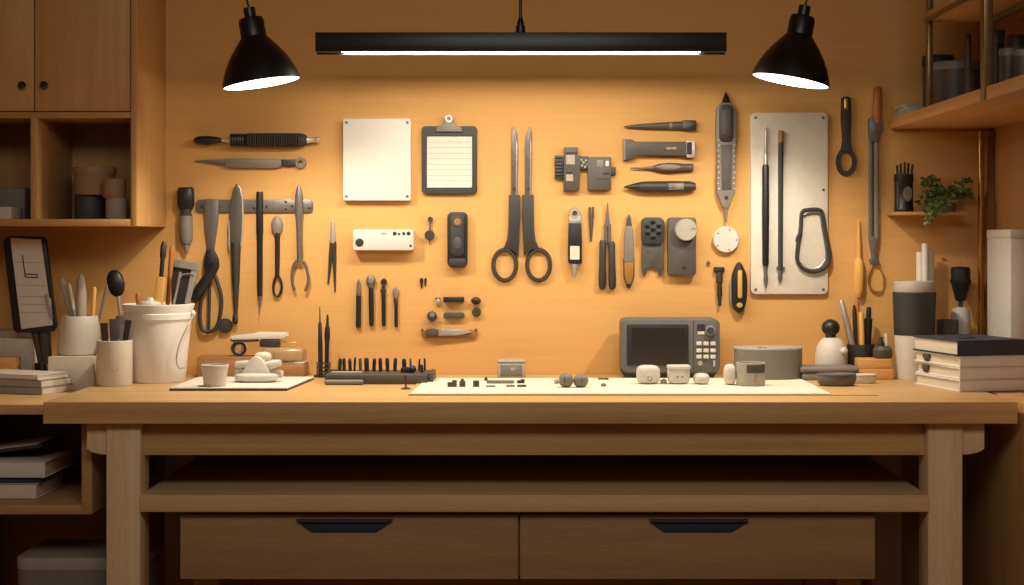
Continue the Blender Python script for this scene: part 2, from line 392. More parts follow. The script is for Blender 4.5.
# ================================================================== things on the back wall
# black rotary tool
t = WT('rotary_tool', 'long black ribbed rotary tool with chrome tip, lying level at the upper left', 'rotary tool', 256, 140)
pr = [(0, 5.2), (.03, 6.8)]
for k in range(22):
    a = .05+.86*k/22; pr += [(a, 7.4), (a+.014, 6.3)]
pr += [(.93, 6.6), (1, 4)]
t.p('grip', B().wrod((246, 140), (307, 140), pr, h=.020), 'rubber')
kn = []
for k in range(6): kn += [(k/6, 6.8), (k/6+.08, 5.9)]
t.p('collar', B().wrod((231, 140), (246, 140), kn+[(1, 6.6)], h=.020), 'black')
t.p('shaft', B().wrod((215, 140), (232, 140), [(0, 1.6), (.4, 1.8), (.6, 2.6), (1, 3.8)], h=.020), 'chrome')
t.p('nose', B().wrod((304, 140), (319.5, 139.5), [(0, 5), (.25, 3.2), (.5, 2.6), (.8, 2.8), (.85, 3.2), (1, 3)], h=.020), 'chrome')
t.p('cap', B().wrod((194, 140.5), (222, 140.2), [(0, .8), (.06, 2.9), (.2, 4.2), (.5, 4.6), (.8, 3.4), (1, 1.9)], h=.020), 'black')
# grey knife
t = WT('carving_knife', 'dark grey pointed carving knife with ring end, below the ribbed rotary tool', 'knife', 250, 163)
t.p('blade', B().wpoly([(194, 161), (205, 159.8), (226, 159), (226, 165.8), (210, 163.6)], .004, .009), 'dsteel')
t.p('body', B().wpoly([(225, 158.8), (232, 158.4), (280, 158.8), (282, 162), (281, 167), (276, 168.5), (232, 168), (225, 166)], .002, .014, .002), 'grey')
t.p('neck', B().wpoly([(281, 159.5), (296, 159.4), (297, 165), (290, 166.8), (281, 165.8)], .003, .013, .002), 'char')
t.p('end_ring', B().wring(300.5, 163, 5.6, 5.8, 2.3, 2.3, .003, .013), 'grey')
# torch / brush
t = WT('dust_brush', 'stubby brush with bulky black head and grey barrel, left of the steel rail', 'brush', 186, 215)
t.p('head', B().wrod((186, 187.5), (186, 209), [(0, 6.6), (.1, 8), (.45, 8.4), (.8, 8.2), (1, 6.6)], flat=.8, sq=3, h=.019), 'black')
t.p('neck', B().wrod((186, 209), (186, 216), [(0, 6.2), (.5, 5.4), (1, 6.4)], h=.019), 'rubber')
t.p('barrel', B().wrod((186, 216), (186.6, 244), [(0, 6.6), (.5, 6.7), (.85, 6.4), (1, 4)], h=.019), 'grey')
t.p('tip', B().wrod((186.6, 243.5), (186.8, 253), [(0, 3.2), (.5, 2.8), (1, 1.4)], h=.019), 'grey')
# magnetic rail
t = WT('magnetic_rail', 'grey steel rail with screw holes holding the hanging tools, left on the wall', 'rail', 255, 206)
t.p('bar', B().wpoly(rr(196.5, 313, 199.5, 212.5, 3.5), 0, .007, .001), 'dsteel')
b = B()
for x, y in ((202, 206.5), (254, 208), (267, 206.5), (286, 202), (286, 209), (309.5, 208), (292, 206)): t.p('screw', B().disc(x, y, 1.3, .007, .0078, 10), 'black')

# scissors on the rail
t = WT('scissors', 'black shears hanging on the rail with long loop handle by the white bucket', 'scissors', 210, 260)
t.p('blade', B().wpoly([(205, 199), (218, 199), (218.6, 206), (217.5, 225), (213.5, 252), (208.5, 252), (205.5, 228), (204, 206)], .009, .016, .002), 'dsteel')
t.p('pivot', B().wpoly([(206, 250), (213, 249), (218, 258), (219, 266), (214, 276), (206, 277), (204, 266), (205, 256)], .008, .022, .003).disc(211, 262, 2.2, .022, .0235), 'black')
t.p('loop_handle', B().wtube([(213, 273), (217.5, 283), (221, 297), (220.5, 312), (216, 327), (209, 331.5), (202, 329), (199.6, 318), (201, 300), (204.5, 285), (208, 276)], 1.9, .014, True, 8, 4), 'char')
t.p('inner_bar', B().wrod((209.5, 276), (208.5, 330), [(0, 1.8), (1, 1.5)], h=.013), 'char')
t.p('arm_handle', B().wrod((216, 266), (193.5, 300), [(0, 4), (.3, 5), (.7, 5.5), (.95, 5), (1, 3.5)], h=.026, flat=.7), 'black')
# long leaf blade
t = WT('flat_file', 'long grey leaf-shaped blade with bright edge and black taper handle, on the rail', 'blade', 236, 250)
lf = [(236.5, 184), (240, 189), (242, 199), (242.8, 215), (242, 235), (240.5, 246), (231.5, 246), (230, 235), (229.8, 215), (231, 199), (233.5, 189)]
t.p('blade', B().wpoly(lf, .009, .015, .0015), 'char2')
t.p('edge', B().wpoly([(237, 184), (240.8, 188.6), (243, 199), (243.8, 215), (243, 236), (241.6, 246), (240.4, 246), (241.8, 235), (242.6, 215), (241.8, 199), (239.6, 189)], .009, .0156, .0003), 'chrome')
t.p('side_clip', B().wpoly([(228.5, 222), (229.8, 220), (230.4, 250), (229.3, 252), (228.3, 246)], .010, .014, .0005), 'steel')
t.p('handle', B().wrod((236, 243), (236, 317), [(0, 4.6), (.1, 4.8), (.5, 3.8), (.9, 2.1), (1, 1.8)], h=.0125), 'char')
t.p('end_knob', B().wrod((235, 314), (235.5, 324), [(0, 1.6), (.3, 2.8), (.8, 3), (1, 1)], h=.0125), 'black')
# black scriber
t = WT('scriber', 'straight black scriber with fine needle tip hanging on the rail', 'scriber', 260, 250)
t.p('barrel', B().wrod((260, 192), (260.2, 296), [(0, 3.2), (.02, 3.5), (.4, 3.5), (.42, 3.0), (.9, 2.9), (1, 2.6)], h=.017), 'black')
t.p('collar', B().wrod((260.2, 296), (260.3, 300), [(0, 2.6), (1, 1.6)], h=.017), 'dsteel')
t.p('needle', B().wrod((260.3, 300), (258.9, 313.5), [(0, 1), (1, .4)], h=.017), 'dsteel')
# loop brush
t = WT('loop_brush', 'small black rod with grey oval head and open loop end, under the rail', 'tool', 277, 257)
t.p('head', B().wrod((277.3, 216.5), (276.8, 236), [(0, 1.5), (.1, 4.2), (.4, 6.1), (.7, 5.6), (.92, 3.2), (1, 2.2)], flat=.55, h=.0105), 'grey')
t.p('shaft', B().wrod((277.5, 233), (277.2, 276), [(0, 2.6), (.3, 2.6), (1, 2.2)], h=.0105), 'black')
t.p('loop', B().wtube([(277.3, 275), (281, 281), (281.6, 289), (278.5, 296), (274.5, 294), (273.2, 286), (275, 279)], 1.3, .0105, True), 'black')
# divider tongs
t = WT('divider_tongs', 'steel divider tongs with two curved open legs, right end of the rail', 'tongs', 300, 238)
t.p('head', B().wrod((299, 184.5), (299.2, 222), [(0, .5), (.1, 2.2), (.3, 3.8), (.7, 4.2), (1, 3.2)], flat=.6, h=.0125), 'dsteel')
t.p('shaft', B().wrod((299.2, 220), (300, 262), [(0, 3.2), (.4, 2.8), (1, 3)], flat=.8, h=.0125), 'dsteel')
for g in ([(299.5, 259), (295, 263), (292.5, 272), (292.5, 282), (295, 290)], [(300.5, 259), (305, 263), (307.7, 272), (308.5, 282), (305.5, 291)]):
    t.p('leg', B().wtube(g, 1.5, .012), 'dsteel')
# tweezers
t = WT('tweezers', 'small tweezers with silver tip and two dark splayed arms, left of the white panel', 'tweezers', 333, 257)
t.p('tip', B().wrod((333, 220), (332.7, 243), [(0, .8), (.15, 1.6), (.5, 2.4), (1, 2.8)], flat=.6, h=.006), 'steel')
t.p('arm', B().wrod((332, 241.5), (328.2, 284), [(0, 2.2), (.4, 1.9), (1, .8)], flat=.6, h=.006), 'char')
t.p('arm', B().wrod((334, 241.5), (335, 292), [(0, 2.2), (.4, 1.9), (1, .7)], flat=.6, h=.006), 'char')
wsolo('magnet_disc', 'round charcoal knob on the wall beside the long shears loop', 'disc', B().disc(225, 325.5, 7.2, -.0008, .012).disc(225, 325.5, 4.8, .012, .0135), 'rubber', 225, 325)
# white panel
t = WT('blank_panel', 'square blank white panel with corner screws, left of the clipboard', 'panel', 377, 160)
t.p('plate', B().wpoly(rr(343.5, 411, 119, 200.5, 2), -.0008, .020, .0012), 'panelw')
b = B()
for x, y in ((347, 123), (347, 196.5), (407.5, 196.5), (407.5, 123)): t.p('screw', B().disc(x, y, 1.5, .020, .0212, 10), 'dsteel')
# clipboard
t = WT('clipboard', 'dark clipboard with ruled cream paper under a silver clip', 'clipboard', 449, 160)
t.p('board', B().ring(([wp(x, y, .0005) for x, y in rr(421.5, 477, 126, 194, 4)], [wp(x, y, .012) for x, y in rr(422, 476.5, 126.5, 193.5, 4)]),
    ([wp(x, y, .0005) for x, y in rr(426.5, 472.5, 136, 188, .6)], [wp(x, y, .012) for x, y in rr(426.5, 472.5, 136, 188, .6)])).wpoly(rr(423, 476, 128, 193, 3), -.0008, .006, 0), 'char')
p = t.p('paper', B().wpoly(rr(427, 472, 136.6, 187.5, .4), .006, .0095, 0), 'paper')
b = B()
for k in range(8): b.wpoly([(428, 142+k*5.5), (471, 142+k*5.5), (471, 142.5+k*5.5), (428, 142.5+k*5.5)], .0095, .0097, 0)
t.p('ruled_lines', b, 'taupe', p)
c = t.p('clip', B().wpoly([(436.5, 128), (440, 126.5), (445, 122), (446, 118), (452, 118), (454, 122), (458, 126.5), (462, 128), (462.5, 132), (436, 132)], .0125, .020, .002), 'grey')
t.p('hinge_ring', B().wring(449, 119, 4.2, 4, 1.8, 1.7, .014, .021), 'steel', c)
# white remote box
t = WT('control_box', 'white rectangular control box with round black lens and small buttons', 'box', 384, 240)
t.p('body', B().wpoly(rr(353.6, 414, 229.6, 250.3, 2.2), -.0008, .032, .002), 'white')
t.p('lens', B().disc(360.3, 242.5, 4.1, .032, .0335), 'ink')
for x, y, r in ((395.2, 233.6, 2.0), (399.6, 234, 1.2), (404.2, 233.6, 1.6), (409, 233.5, 2.0), (411, 245.8, 1.3)):
    t.p('button', B().disc(x, y, r, .032, .0332, 12), 'ink')
t.p('marking', B().wpoly([(382, 232.6), (383, 232.6), (383, 234.6), (382, 234.6)], .032, .0323, 0).wpoly([(383.8, 232.6), (385.2, 232.6), (385.2, 234.6), (383.8, 234.6)], .032, .0323, 0).wpoly([(385.8, 232.8), (387, 232.8), (387, 234.4), (385.8, 234.4)], .032, .0323, 0), 'grey')
# little pin gadget
t = WT('pin_gadget', 'tiny dark knob on a thin stem between the white control box and black remote', 'knob', 430, 232)
t.p('stem', B().wrod((430.2, 221), (430, 232), [(0, .9), (1, .9)], h=.008), 'dsteel')
t.p('end_ring', B().wring(430.2, 219.4, 2.7, 2.9, 1.2, 1.3, .005, .011, 16), 'char2')
t.p('knob', B().disc(429.5, 235.2, 4.9, .002, .014), 'char')
t.p('tail', B().wrod((429.5, 239), (429.5, 245), [(0, 1), (1, .5)], h=.008), 'dsteel')
# black remote
t = WT('remote_control', 'black rounded handheld remote with round sensor ring, beneath the clipboard', 'remote', 457, 240)
t.p('body', B().wpoly(rr(447.5, 467.5, 212, 267.5, 5), -.0008, .020, .004), 'black')
t.p('face_plate', B().wpoly(rr(450.8, 464.3, 215, 256, 5), .020, .0235, .0015), 'char')
t.p('sensor_ring', B().wring(457.6, 221.5, 5.6, 5.6, 3.6, 3.6, .0235, .026, 20), 'char2')
t.p('sensor', B().disc(457.6, 221.5, 3.5, .0235, .0245), 'brownwood')
t.p('button', B().wpoly(ell(457.6, 243, 4.2, 6), .0235, .0247, .0006), 'char2')
t.p('end_cap', B().wpoly(rr(449, 466, 258.5, 266, 2.5), .020, .0225, .001), 'char')
# four small hand tools
G = 'four small hand tools hanging in a row'
t = WT('craft_knife', 'slim pointed tool with black grip, leftmost of the four small tools in a row', 'tool', 358, 302, G)
t.p('tip', B().wrod((358.8, 279), (358.6, 296), [(0, .4), (.25, 1.6), (1, 2.4)], h=.0078), 'dsteel')
t.p('grip', B().wrod((358.6, 295.5), (358.4, 327.5), [(0, 2.5), (.95, 2.6), (1, 2.2)], h=.0078), 'black')
t = WT('loupe_tool', 'small black-gripped tool with a round grey disc head under the white control box', 'tool', 371, 302, G)
t.p('head', B().wrod((370.8, 275.5), (371, 289), [(0, 2), (.12, 4), (.4, 4.9), (.65, 4.2), (1, 2.2)], flat=.6, h=.0085), 'dsteel')
t.p('lens', B().disc(371, 280.5, 3, .0155, .0165), 'grey')
t.p('grip', B().wrod((371, 288), (371.6, 326), [(0, 2.3), (.2, 2.6), (.95, 2.4), (1, 2)], h=.0085), 'black')
t = WT('ratchet_tool', 'small tool with a ringed double-joint head, third of the four small tools', 'tool', 384, 302, G)
t.p('head', B().wring(383.8, 282, 3.2, 3.6, 1.3, 1.5, .004, .012, 18).disc(383.3, 291, 3, .004, .012, 16), 'char')
t.p('grip', B().wrod((383.5, 286), (383.8, 326), [(0, 1.6), (.2, 2.2), (.95, 2), (1, 1.6)], h=.0075), 'black')
t = WT('spatula_tool', 'shortest small tool with a pale oval spatula head, rightmost of the four small tools', 'tool', 396, 305, G)
t.p('head', B().wrod((395.6, 287.5), (396, 300), [(0, 1.2), (.2, 2.9), (.5, 3.4), (.8, 2.4), (1, 1.6)], flat=.4, h=.0065), 'grey')
t.p('joint', B().wrod((395.5, 298), (396, 304), [(0, 1.6), (.5, 2.6), (1, 1.7)], h=.0075), 'char')
t.p('grip', B().wrod((396, 303), (396.2, 327), [(0, 1.7), (.9, 1.8), (1, 1.5)], h=.0075), 'black')
# pegs and bits
wsolo('wall_peg', 'tiny black tapered peg, the thicker of the pair under the pin gadget', 'peg', B().wrod((421.4, 278), (421.6, 288), [(0, 1.3), (.2, 1.8), (1, .7)]), 'black', 421, 283)
wsolo('wall_peg', 'tiny black tapered peg, the thinner of the pair under the pin gadget', 'peg', B().wrod((425.6, 278), (425.5, 286.5), [(0, .9), (.2, 1.1), (1, .5)]), 'black', 425, 283)
t = WT('tiny_socket', 'tiny steel double socket left of the black magnet block', 'socket', 438, 300)
t.p('body', B().wpoly(rr(436, 440.5, 299, 304.5, 1), -.0008, .007, .0006), 'steel')
for x in (436.6, 439.6): t.p('pin', B().wrod((x, 297.5), (x, 300), [(0, .8), (1, .8)], h=.004, n=8), 'black')
wsolo('magnet_block', 'small black rectangular block above the grey capsule', 'block', B().wpoly(rr(443.5, 464, 297, 302.2, .6), -.0008, .016, .0008), 'black', 454, 300)
wsolo('rubber_dome', 'small domed black cap right of the black block', 'cap', B().sph(wp(476, 300.8, .0082), (5*S, .008, 3.7*S), 16, 8), 'black', 476, 301)
t = WT('round_puck', 'small dark round knob with pale face, left of the grey capsule', 'knob', 432, 316)
t.p('body', B().disc(432, 316.3, 4.9, -.0008, .013, 18), 'char')
t.p('face', B().disc(432.3, 314.8, 2.6, .013, .0145, 14), 'grey')
wsolo('capsule_bar', 'small dark grey rounded capsule below the black block', 'capsule', B().wpoly(rr(443.5, 464.5, 312.3, 318.2, 2.6), -.0008, .012, .002), 'char2', 454, 315)
t = WT('ribbed_puck', 'small ringed charcoal knob below the domed black cap', 'knob', 476, 312)
t.p('body', B().disc(476.4, 312, 4.6, -.0008, .010, 18), 'char')
t.p('ring', B().wring(476.4, 312, 3.4, 3.4, 2, 2, .010, .0115, 16), 'char2')
t = WT('utility_knife', 'silver slim knife lying in a pale cradle low on the wall centre', 'knife', 448, 332)
t.p('cradle', B().wpoly(rr(421.5, 477.5, 330, 338.4, 4), -.0008, .006, .001), 'amber')
t.p('grip', B().wpoly(rr(425.5, 438.5, 328.6, 336, 2.8), .006, .018, .002), 'char2')
t.p('blade', B().wpoly([(438.5, 328.6), (458, 328.8), (470, 331.2), (471, 332.4), (458, 335.3), (438.5, 336)], .007, .015, .002), 'steel')
for x in (422.2, 476): t.p('screw', B().disc(x, 329.8, 1.3, -.0008, .009, 10), 'dsteel')
# big scissors
t = WT('large_scissors', 'big grey scissors with two tall open blades and ring handles, centre of the wall', 'scissors', 521, 206)
t.p('blade', B().wpoly([(512.2, 128), (513.4, 126.8), (516.8, 133), (518, 150), (517.5, 197), (511.2, 197), (511.4, 150)], .008, .014, .0015), 'dsteel')
t.p('blade', B().wpoly([(530.4, 127), (529, 128), (525.8, 136), (525, 150), (524.8, 197), (531.2, 197), (531.8, 150), (531.6, 133)], .008, .014, .0015), 'dsteel')
t.p('blade_ridge', B().wpoly([(516, 140), (517.6, 146), (517.2, 195), (515.6, 195)], .014, .0155, .0004), 'steel')
t.p('blade_ridge', B().wpoly([(530.4, 138), (531.4, 146), (531, 195), (529.4, 195)], .014, .0155, .0004), 'steel')
h1 = [(509, 195), (520, 195), (520.5, 215), (519.5, 238), (518.6, 256), (516, 254), (511.5, 250), (503, 249.5), (507, 240), (508.3, 228)]
h2 = [(1042.5-x, y) for x, y in h1]
for hh, cx0 in ((h1, 504.8), (h2, 538.6)):
    h_ = t.p('handle', B().wpoly(hh[::-1], .006, .018, .003), 'char')
    t.p('finger_ring', B().wring(cx0, 265, 13.8, 17.6, 9.2, 13, .006, .017, 30), 'char', h_)
for x in (514.5, 528.4): t.p('rivet', B().disc(x, 189, 1.4, .0155, .017, 12), 'char')
# multi port adapter
t = WT('port_adapter', 'dark grey multi-port adapter board of joined blocks with pale labels', 'adapter', 584, 170)
b = B().wpoly(rr(554.8, 564, 155.5, 178.8, .8), -.0008, .012, .0008)
for k in range(6): b.wpoly([(555.5, 157+k*3.4), (562.5, 157+k*3.4), (562.5, 158.6+k*3.4), (555.5, 158.6+k*3.4)], .012, .015, .0003)
t.p('ribbed_plug', b, 'char')
t.p('block', B().wpoly([(564, 147.5), (577.5, 147.5), (577.5, 155), (580, 156), (580, 172), (579, 190.5), (563.5, 190.5)], -.0008, .018, .001), 'char2')
t.p('bridge', B().wpoly(rr(579.5, 589, 156.5, 169.5, .5), .001, .014, .0006), 'char')
t.p('block', B().wpoly(rr(587.5, 611, 157, 190, 1.2), -.0008, .018, .001), 'char2')
t.p('side_plug', B().wpoly(rr(610.8, 615.6, 167, 175, .8), .002, .013, .0008), 'char')
for a in ((566, 574.6, 155.2, 164.5), (566, 573, 174.6, 181.2)): t.p('label_patch', B().wpoly(rr(*a, .4), .018, .0188, 0), 'taupe')
b = B()
for x, y in ((581.3, 160), (583.5, 162.5), (586, 160.5), (582, 165.5), (585, 167), (587.3, 164.5)): b.wpoly(rr(x-1, x+1, y-1, y+1, .2), .014, .0148, 0)
t.p('chip_marks', b, 'taupe')
t.p('socket', B().wpoly(rr(596.5, 602.8, 160.2, 167.4, .6), .018, .0192, .0004), 'grey')
t.p('socket', B().wpoly(rr(605.3, 608.6, 161, 166.4, .6), .018, .0192, .0004), 'cream')
for a in ((603, 610, 173, 174.6), (596, 608, 178.6, 179.4), (566, 572.5, 172.2, 173.6), (565, 577, 152.5, 154)): t.p('slot', B().wpoly(rr(*a, .3), .018, .0186, 0), 'ink')
# marker tool
t = WT('label_marker', 'black marker tool with silver eyelet top and white label', 'marker', 575, 243)
t.p('eyelet', B().wring(574.8, 213.5, 6, 6, 2.4, 2.4, .003, .012, 20).wpoly(rr(569, 580.8, 216, 224, .5), .003, .0118, .0006), 'steel')
t.p('body', B().wpoly([(568.6, 223), (581.4, 223), (582, 244), (582, 263), (578, 265), (571.5, 265), (568, 262), (568, 244)], -.0008, .018, .003), 'black')
t.p('label_patch', B().wpoly(rr(570, 579.4, 246, 259.4, .4), .018, .0186, 0), 'cream')
t.p('tip', B().wrod((574.8, 264), (574.3, 278), [(0, 4.6), (.35, 3), (.8, 1.8), (1, .8)], h=.012), 'steel')
t = WT('driver_bit', 'small dark forked driver bit between the marker and the pliers', 'bit', 591, 224)
t.p('shank', B().wrod((591.2, 216), (591, 241.5), [(0, 2.4), (.25, 2.3), (.8, 1.3), (1, .7)], flat=.7, h=.005), 'char2')
for x in (589.6, 593): t.p('prong', B().wrod((x, 207), (x, 218), [(0, .9), (1, 1.3)], flat=.8, h=.005, n=10), 'char2')
# pliers
t = WT('needle_pliers', 'needle-nose pliers with two black rubber handles, right of the marker', 'pliers', 607, 250)
t.p('jaw', B().wrod((607.5, 203), (607.5, 226), [(0, .4), (.3, 1.0), (1, 2.3)], flat=.8, h=.010), 'dsteel')
for x in (605.9, 609.3): t.p('shank', B().wrod((x, 224), (x, 243), [(0, 1.6), (1, 1.8)], h=.010), 'dsteel')
t.p('handle', B().wrod((602.8, 240), (602.2, 289.5), [(0, 2.4), (.06, 3.4), (.5, 3.4), (.8, 3.9), (.95, 3.4), (1, 1.8)], flat=.9, h=.0115), 'char')
t.p('handle', B().wrod((611.6, 241), (612.4, 289.5), [(0, 2.4), (.06, 3.4), (.5, 3.4), (.8, 3.9), (.95, 3.4), (1, 1.8)], flat=.9, h=.0115), 'char')
# folding knife
t = WT('folding_knife', 'pocket knife with grey body and amber lower grip beside the pliers', 'knife', 629, 250)
t.p('blade', B().wpoly([(628.8, 213.5), (630.6, 217), (631.8, 227), (625.8, 227), (626.6, 219)], .006, .010, .0008), 'char2')
t.p('body', B().wpoly([(626, 226), (632, 226), (633.6, 234), (633.8, 262), (624, 262), (624, 236)], -.0008, .014, .0025), 'grey')
t.p('grip', B().wpoly([(624.2, 262), (633.6, 262), (633.4, 276), (631, 284), (626.5, 284), (624.4, 276)], .002, .013, .002), 'amber')
t.p('frame', B().wpoly([(623.4, 258), (634.4, 258), (634.3, 277), (631, 286.5), (629, 289), (626.5, 286.5), (623.6, 277)], .0004, .0075, .001), 'char')
# plate with holes
t = WT('drill_plate', 'dark plate with seven round holes and notched foot', 'plate', 652, 246)
t.p('foot_plate', B().wpoly([(642, 240), (663, 240), (663.5, 268), (662, 275), (659, 275.8), (657.5, 270), (655, 267.5), (650, 267.5), (647.5, 270), (645.5, 275.8), (643, 275), (641.4, 268)], -.0008, .009, .0012), 'char2')
t.p('head_plate', B().wpoly(rr(641, 664, 217.5, 244, 5), .009, .018, .002), 'char')
for x, y in ((652.6, 222), (647, 226), (658.4, 225.6), (652.6, 229.2), (647.2, 233), (658.4, 232.6), (652.6, 237.2)):
    t.p('hole', B().disc(x, y, 2.7, .018, .0194, 14), 'blackm')
for x, y in ((645.4, 269.5), (660, 269.5), (648, 252)): t.p('pin', B().disc(x, y, .9, .009, .0098, 8), 'ink')
# gray box with dial
t = WT('dial_box', 'grey rectangular box with a round raised dial near its top', 'dial box', 682, 246)
t.p('body', B().wpoly(rr(668, 696, 217.5, 275, 3), -.0008, .022, .0018), 'char2')
t.p('dial', B().disc(685.3, 230, 11, .022, .044, 30), 'lgrey')
t.p('pointer', B().wpoly([(690, 228.4), (696, 228.4), (696, 229.4), (690, 229.4)], .044, .0448, 0), 'grey')
t.p('button', B().disc(684, 267, 2, .022, .0232, 12), 'ink')
wsolo('wall_screw', 'single small screw head right of the dial box', 'screw', B().disc(708.3, 263, 2, -.0008, .006, 12), 'dsteel', 708, 263)
# four horizontal tools
t = WT('round_brush', 'dark tapered brush with black square end, topmost of the four level tools', 'brush', 660, 126)
t.p('handle', B().wrod((624, 126.6), (683, 125.4), [(0, .5), (.12, 1.5), (.3, 2.4), (.6, 3.3), (1, 4.2)], h=.0125), 'char2')
t.p('ferrule', B().wrod((669, 125.6), (672, 125.6), [(0, 3.9), (1, 4)], h=.0125), 'grey')
t.p('bristles', B().wpoly(rr(682, 695.8, 120.6, 130, 1.2), .002, .023, .002), 'black')
t = WT('hair_clipper', 'flat grey clipper-shaped tool with flared end and steel edge', 'clipper', 660, 149)
t.p('body', B().wpoly([(624, 139.2), (632, 139.6), (635.5, 141.8), (686, 141.8), (686, 156), (637, 155.5), (633, 158.8), (624, 160.5)], -.0008, .018, .002), 'char2')
t.p('edge_strip', B().wpoly([(623, 139.4), (625.6, 139.4), (625.6, 160.2), (623, 160.2)], .002, .0195, .0008), 'grey')
t.p('foot_guard', B().wpoly(rr(686, 694.6, 141.4, 157.8, 1), -.0008, .019, .001), 'steel')
t.p('dark_strip', B().wpoly(rr(686.4, 691.4, 142.4, 154.8, .4), .019, .0198, 0), 'ink')
t.p('emblem', B().wpoly([(665, 148.4), (668, 147), (671, 147.8), (674, 146.8), (677, 148.4), (674, 149.8), (671, 149), (668, 150)], .018, .0184, 0), 'tan')
t = WT('scalpel', 'small scalpel with slim steel tip and swollen grey grip', 'scalpel', 660, 168)
t.p('tip', B().wrod((630, 168.2), (656, 167.8), [(0, .6), (.5, 1), (.75, 1.5), (1, 2.4)], flat=.7, h=.011), 'dsteel')
t.p('grip', B().wrod((653, 167.8), (693, 167.4), [(0, 2), (.15, 4), (.4, 5), (.7, 4.2), (.8, 3.8), (1, 3.9)], flat=.8, h=.0112), 'char2')
t.p('grip_inlay', B().wrod((656, 167.2), (680, 167.2), [(0, .6), (.3, 3), (.7, 3.2), (1, 1)], flat=.5, h=.0185), 'grey')
t = WT('fat_marker', 'thick charcoal marker pen with cone nose, lowest of the four level tools', 'marker', 660, 187)
t.p('barrel', B().wrod((639, 187), (695.4, 186.4), [(0, 4.8), (.1, 5.6), (.6, 5.7), (.9, 5.2), (1, 3.6)], h=.0152), 'char')
t.p('nose', B().wrod((624, 186.8), (639.4, 187), [(0, .5), (.3, 2), (1, 4.9)], h=.0152), 'black')
t.p('label_patch', B().wrod((668, 186.7), (683, 186.5), [(0, 3.6), (1, 3.6)], flat=.5, h=.0246), 'grey')
# long grey device
t = WT('long_trimmer', 'tall grey pointed trimmer with raised dark oval button above the white puck', 'trimmer', 726, 157)
t.p('body', B().wpoly([(722, 102), (730, 102), (735.6, 109), (736.4, 130), (735, 160), (735, 192), (731, 203), (729, 208), (723, 208), (720.5, 203), (716.4, 192), (716.8, 160), (715.4, 130), (716.2, 109)], -.0008, .020, .004), 'grey')
t.p('nose', B().wrod((726, 91.8), (726, 103), [(0, .4), (.5, 2.6), (1, 4.6)], h=.0118), 'black')
t.p('raised_button', B().wpoly(rr(719, 732.6, 105, 142, 4.5), .020, .026, .003), 'char')
t.p('button_inset', B().wpoly(rr(721.4, 730.2, 110, 136, 3), .026, .0275, .001), 'char2')
t.p('face_panel', B().wpoly([(720.5, 145), (731.5, 145), (731, 190), (721.5, 190)], .020, .0212, .0006), 'char2')
b = B()
for k in range(10):
    for x in (718.2, 733.6): b.disc(x+.5*math.sin(k*2.3), 140+k*5.4, .75, .0185, .0215, 8)
t.p('speckle_dots', b, 'cream')
t.p('button', B().disc(726, 197.6, 2, .020, .021, 12), 'ink')
t.p('nozzle', B().wrod((726, 207), (726.4, 222.5), [(0, 3), (.3, 1.5), (1, .9)], h=.011), 'grey')
t = WT('white_puck', 'round white disc with pin dots beneath the tall grey trimmer', 'disc', 726, 239)
t.p('body', B().disc(725.8, 239.8, 13.2, -.0008, .014, 36), 'white')
for a in range(5): t.p('dot', B().disc(725.8+10.4*math.cos(a*1.26+.33-PI/2), 239.8+10.4*math.sin(a*1.26+.33-PI/2), 1, .014, .0148, 8), 'grey')
t = WT('hex_driver', 'small black driver with T-shaped head below the white disc', 'driver', 719, 286)
t.p('head', B().wpoly(rr(714, 724.4, 267, 272.4, .8), -.0008, .012, .001), 'black')
t.p('shank', B().wrod((719.4, 272), (719.6, 306), [(0, 2.8), (.3, 3.4), (.32, 2.4), (.7, 2.8), (.74, 2), (1, 1.5)], h=.010), 'char')
t = WT('multi_tool', 'black oval multi-tool with yellow inlay strip, left of the tall pale plate', 'multi-tool', 739, 287)
t.p('body', B().wpoly(smooth2([(739, 262), (743, 267), (746.4, 276), (747, 290), (745.6, 304), (741.5, 311.5), (736.5, 311.5), (732.4, 304), (731.4, 290), (732, 276), (735, 267)], 3), -.0008, .020, .004), 'black')
t.p('inlay', B().wpoly(rr(737.2, 741.6, 270, 298, 2), .020, .0215, .0008), 'yellow')
t.p('button', B().wpoly(ell(739, 305, 3, 2.6), .020, .0215, .0008), 'yellow')
t.p('side_blade', B().wpoly([(731.4, 278), (730, 282), (730, 300), (731.6, 306)], .005, .011, .001), 'steel')
# tall pale plate
t = WT('tool_plate', 'tall pale grey mounting plate with corner holes on the right of the wall', 'plate', 789, 203)
t.p('plate', B().wpoly(rr(750.5, 827.4, 113, 294, 5), -.0008, .012, .0012), 'cream')
for x, y in ((755.4, 118), (822.6, 118), (755.4, 289.4), (822.8, 289.4), (823, 190)): t.p('screw', B().disc(x, y, 1.5, .012, .013, 10), 'dsteel')
H0 = .0135
t = T('engraving_pen', 'thin engraving pen with black grip, left stick on the tall pale plate', 'pen', wp(765, 208, .012))
t.p('tip', B().wrod((765.6, 127.5), (765.2, 166), [(0, .9), (.1, 1.3), (.6, 1.5), (.62, 2), (1, 2.2)], h=.022), 'steel')
t.p('grip', B().wrod((765.2, 165), (765.2, 266), [(0, 2.8), (.03, 3.5), (.5, 3.6), (.97, 3.2), (1, 2.4)], h=.022), 'black')
t.p('tail', B().wrod((765.2, 265), (765.6, 287.5), [(0, 2), (.4, 1.8), (.6, 2.4), (1, .8)], h=.022), 'dsteel')
t = T('copper_rod', 'thin dark rod with wooden top end, right stick on the tall pale plate', 'rod', wp(780, 206, .012))
t.p('wooden_end', B().wrod((780.4, 131), (780.4, 143), [(0, 2.2), (.1, 2.8), (1, 2.8)], h=.0205), 'brownwood')
t.p('shaft', B().wrod((780.4, 142.6), (780, 270), [(0, 2.7), (1, 2.4)], h=.0205), 'char')
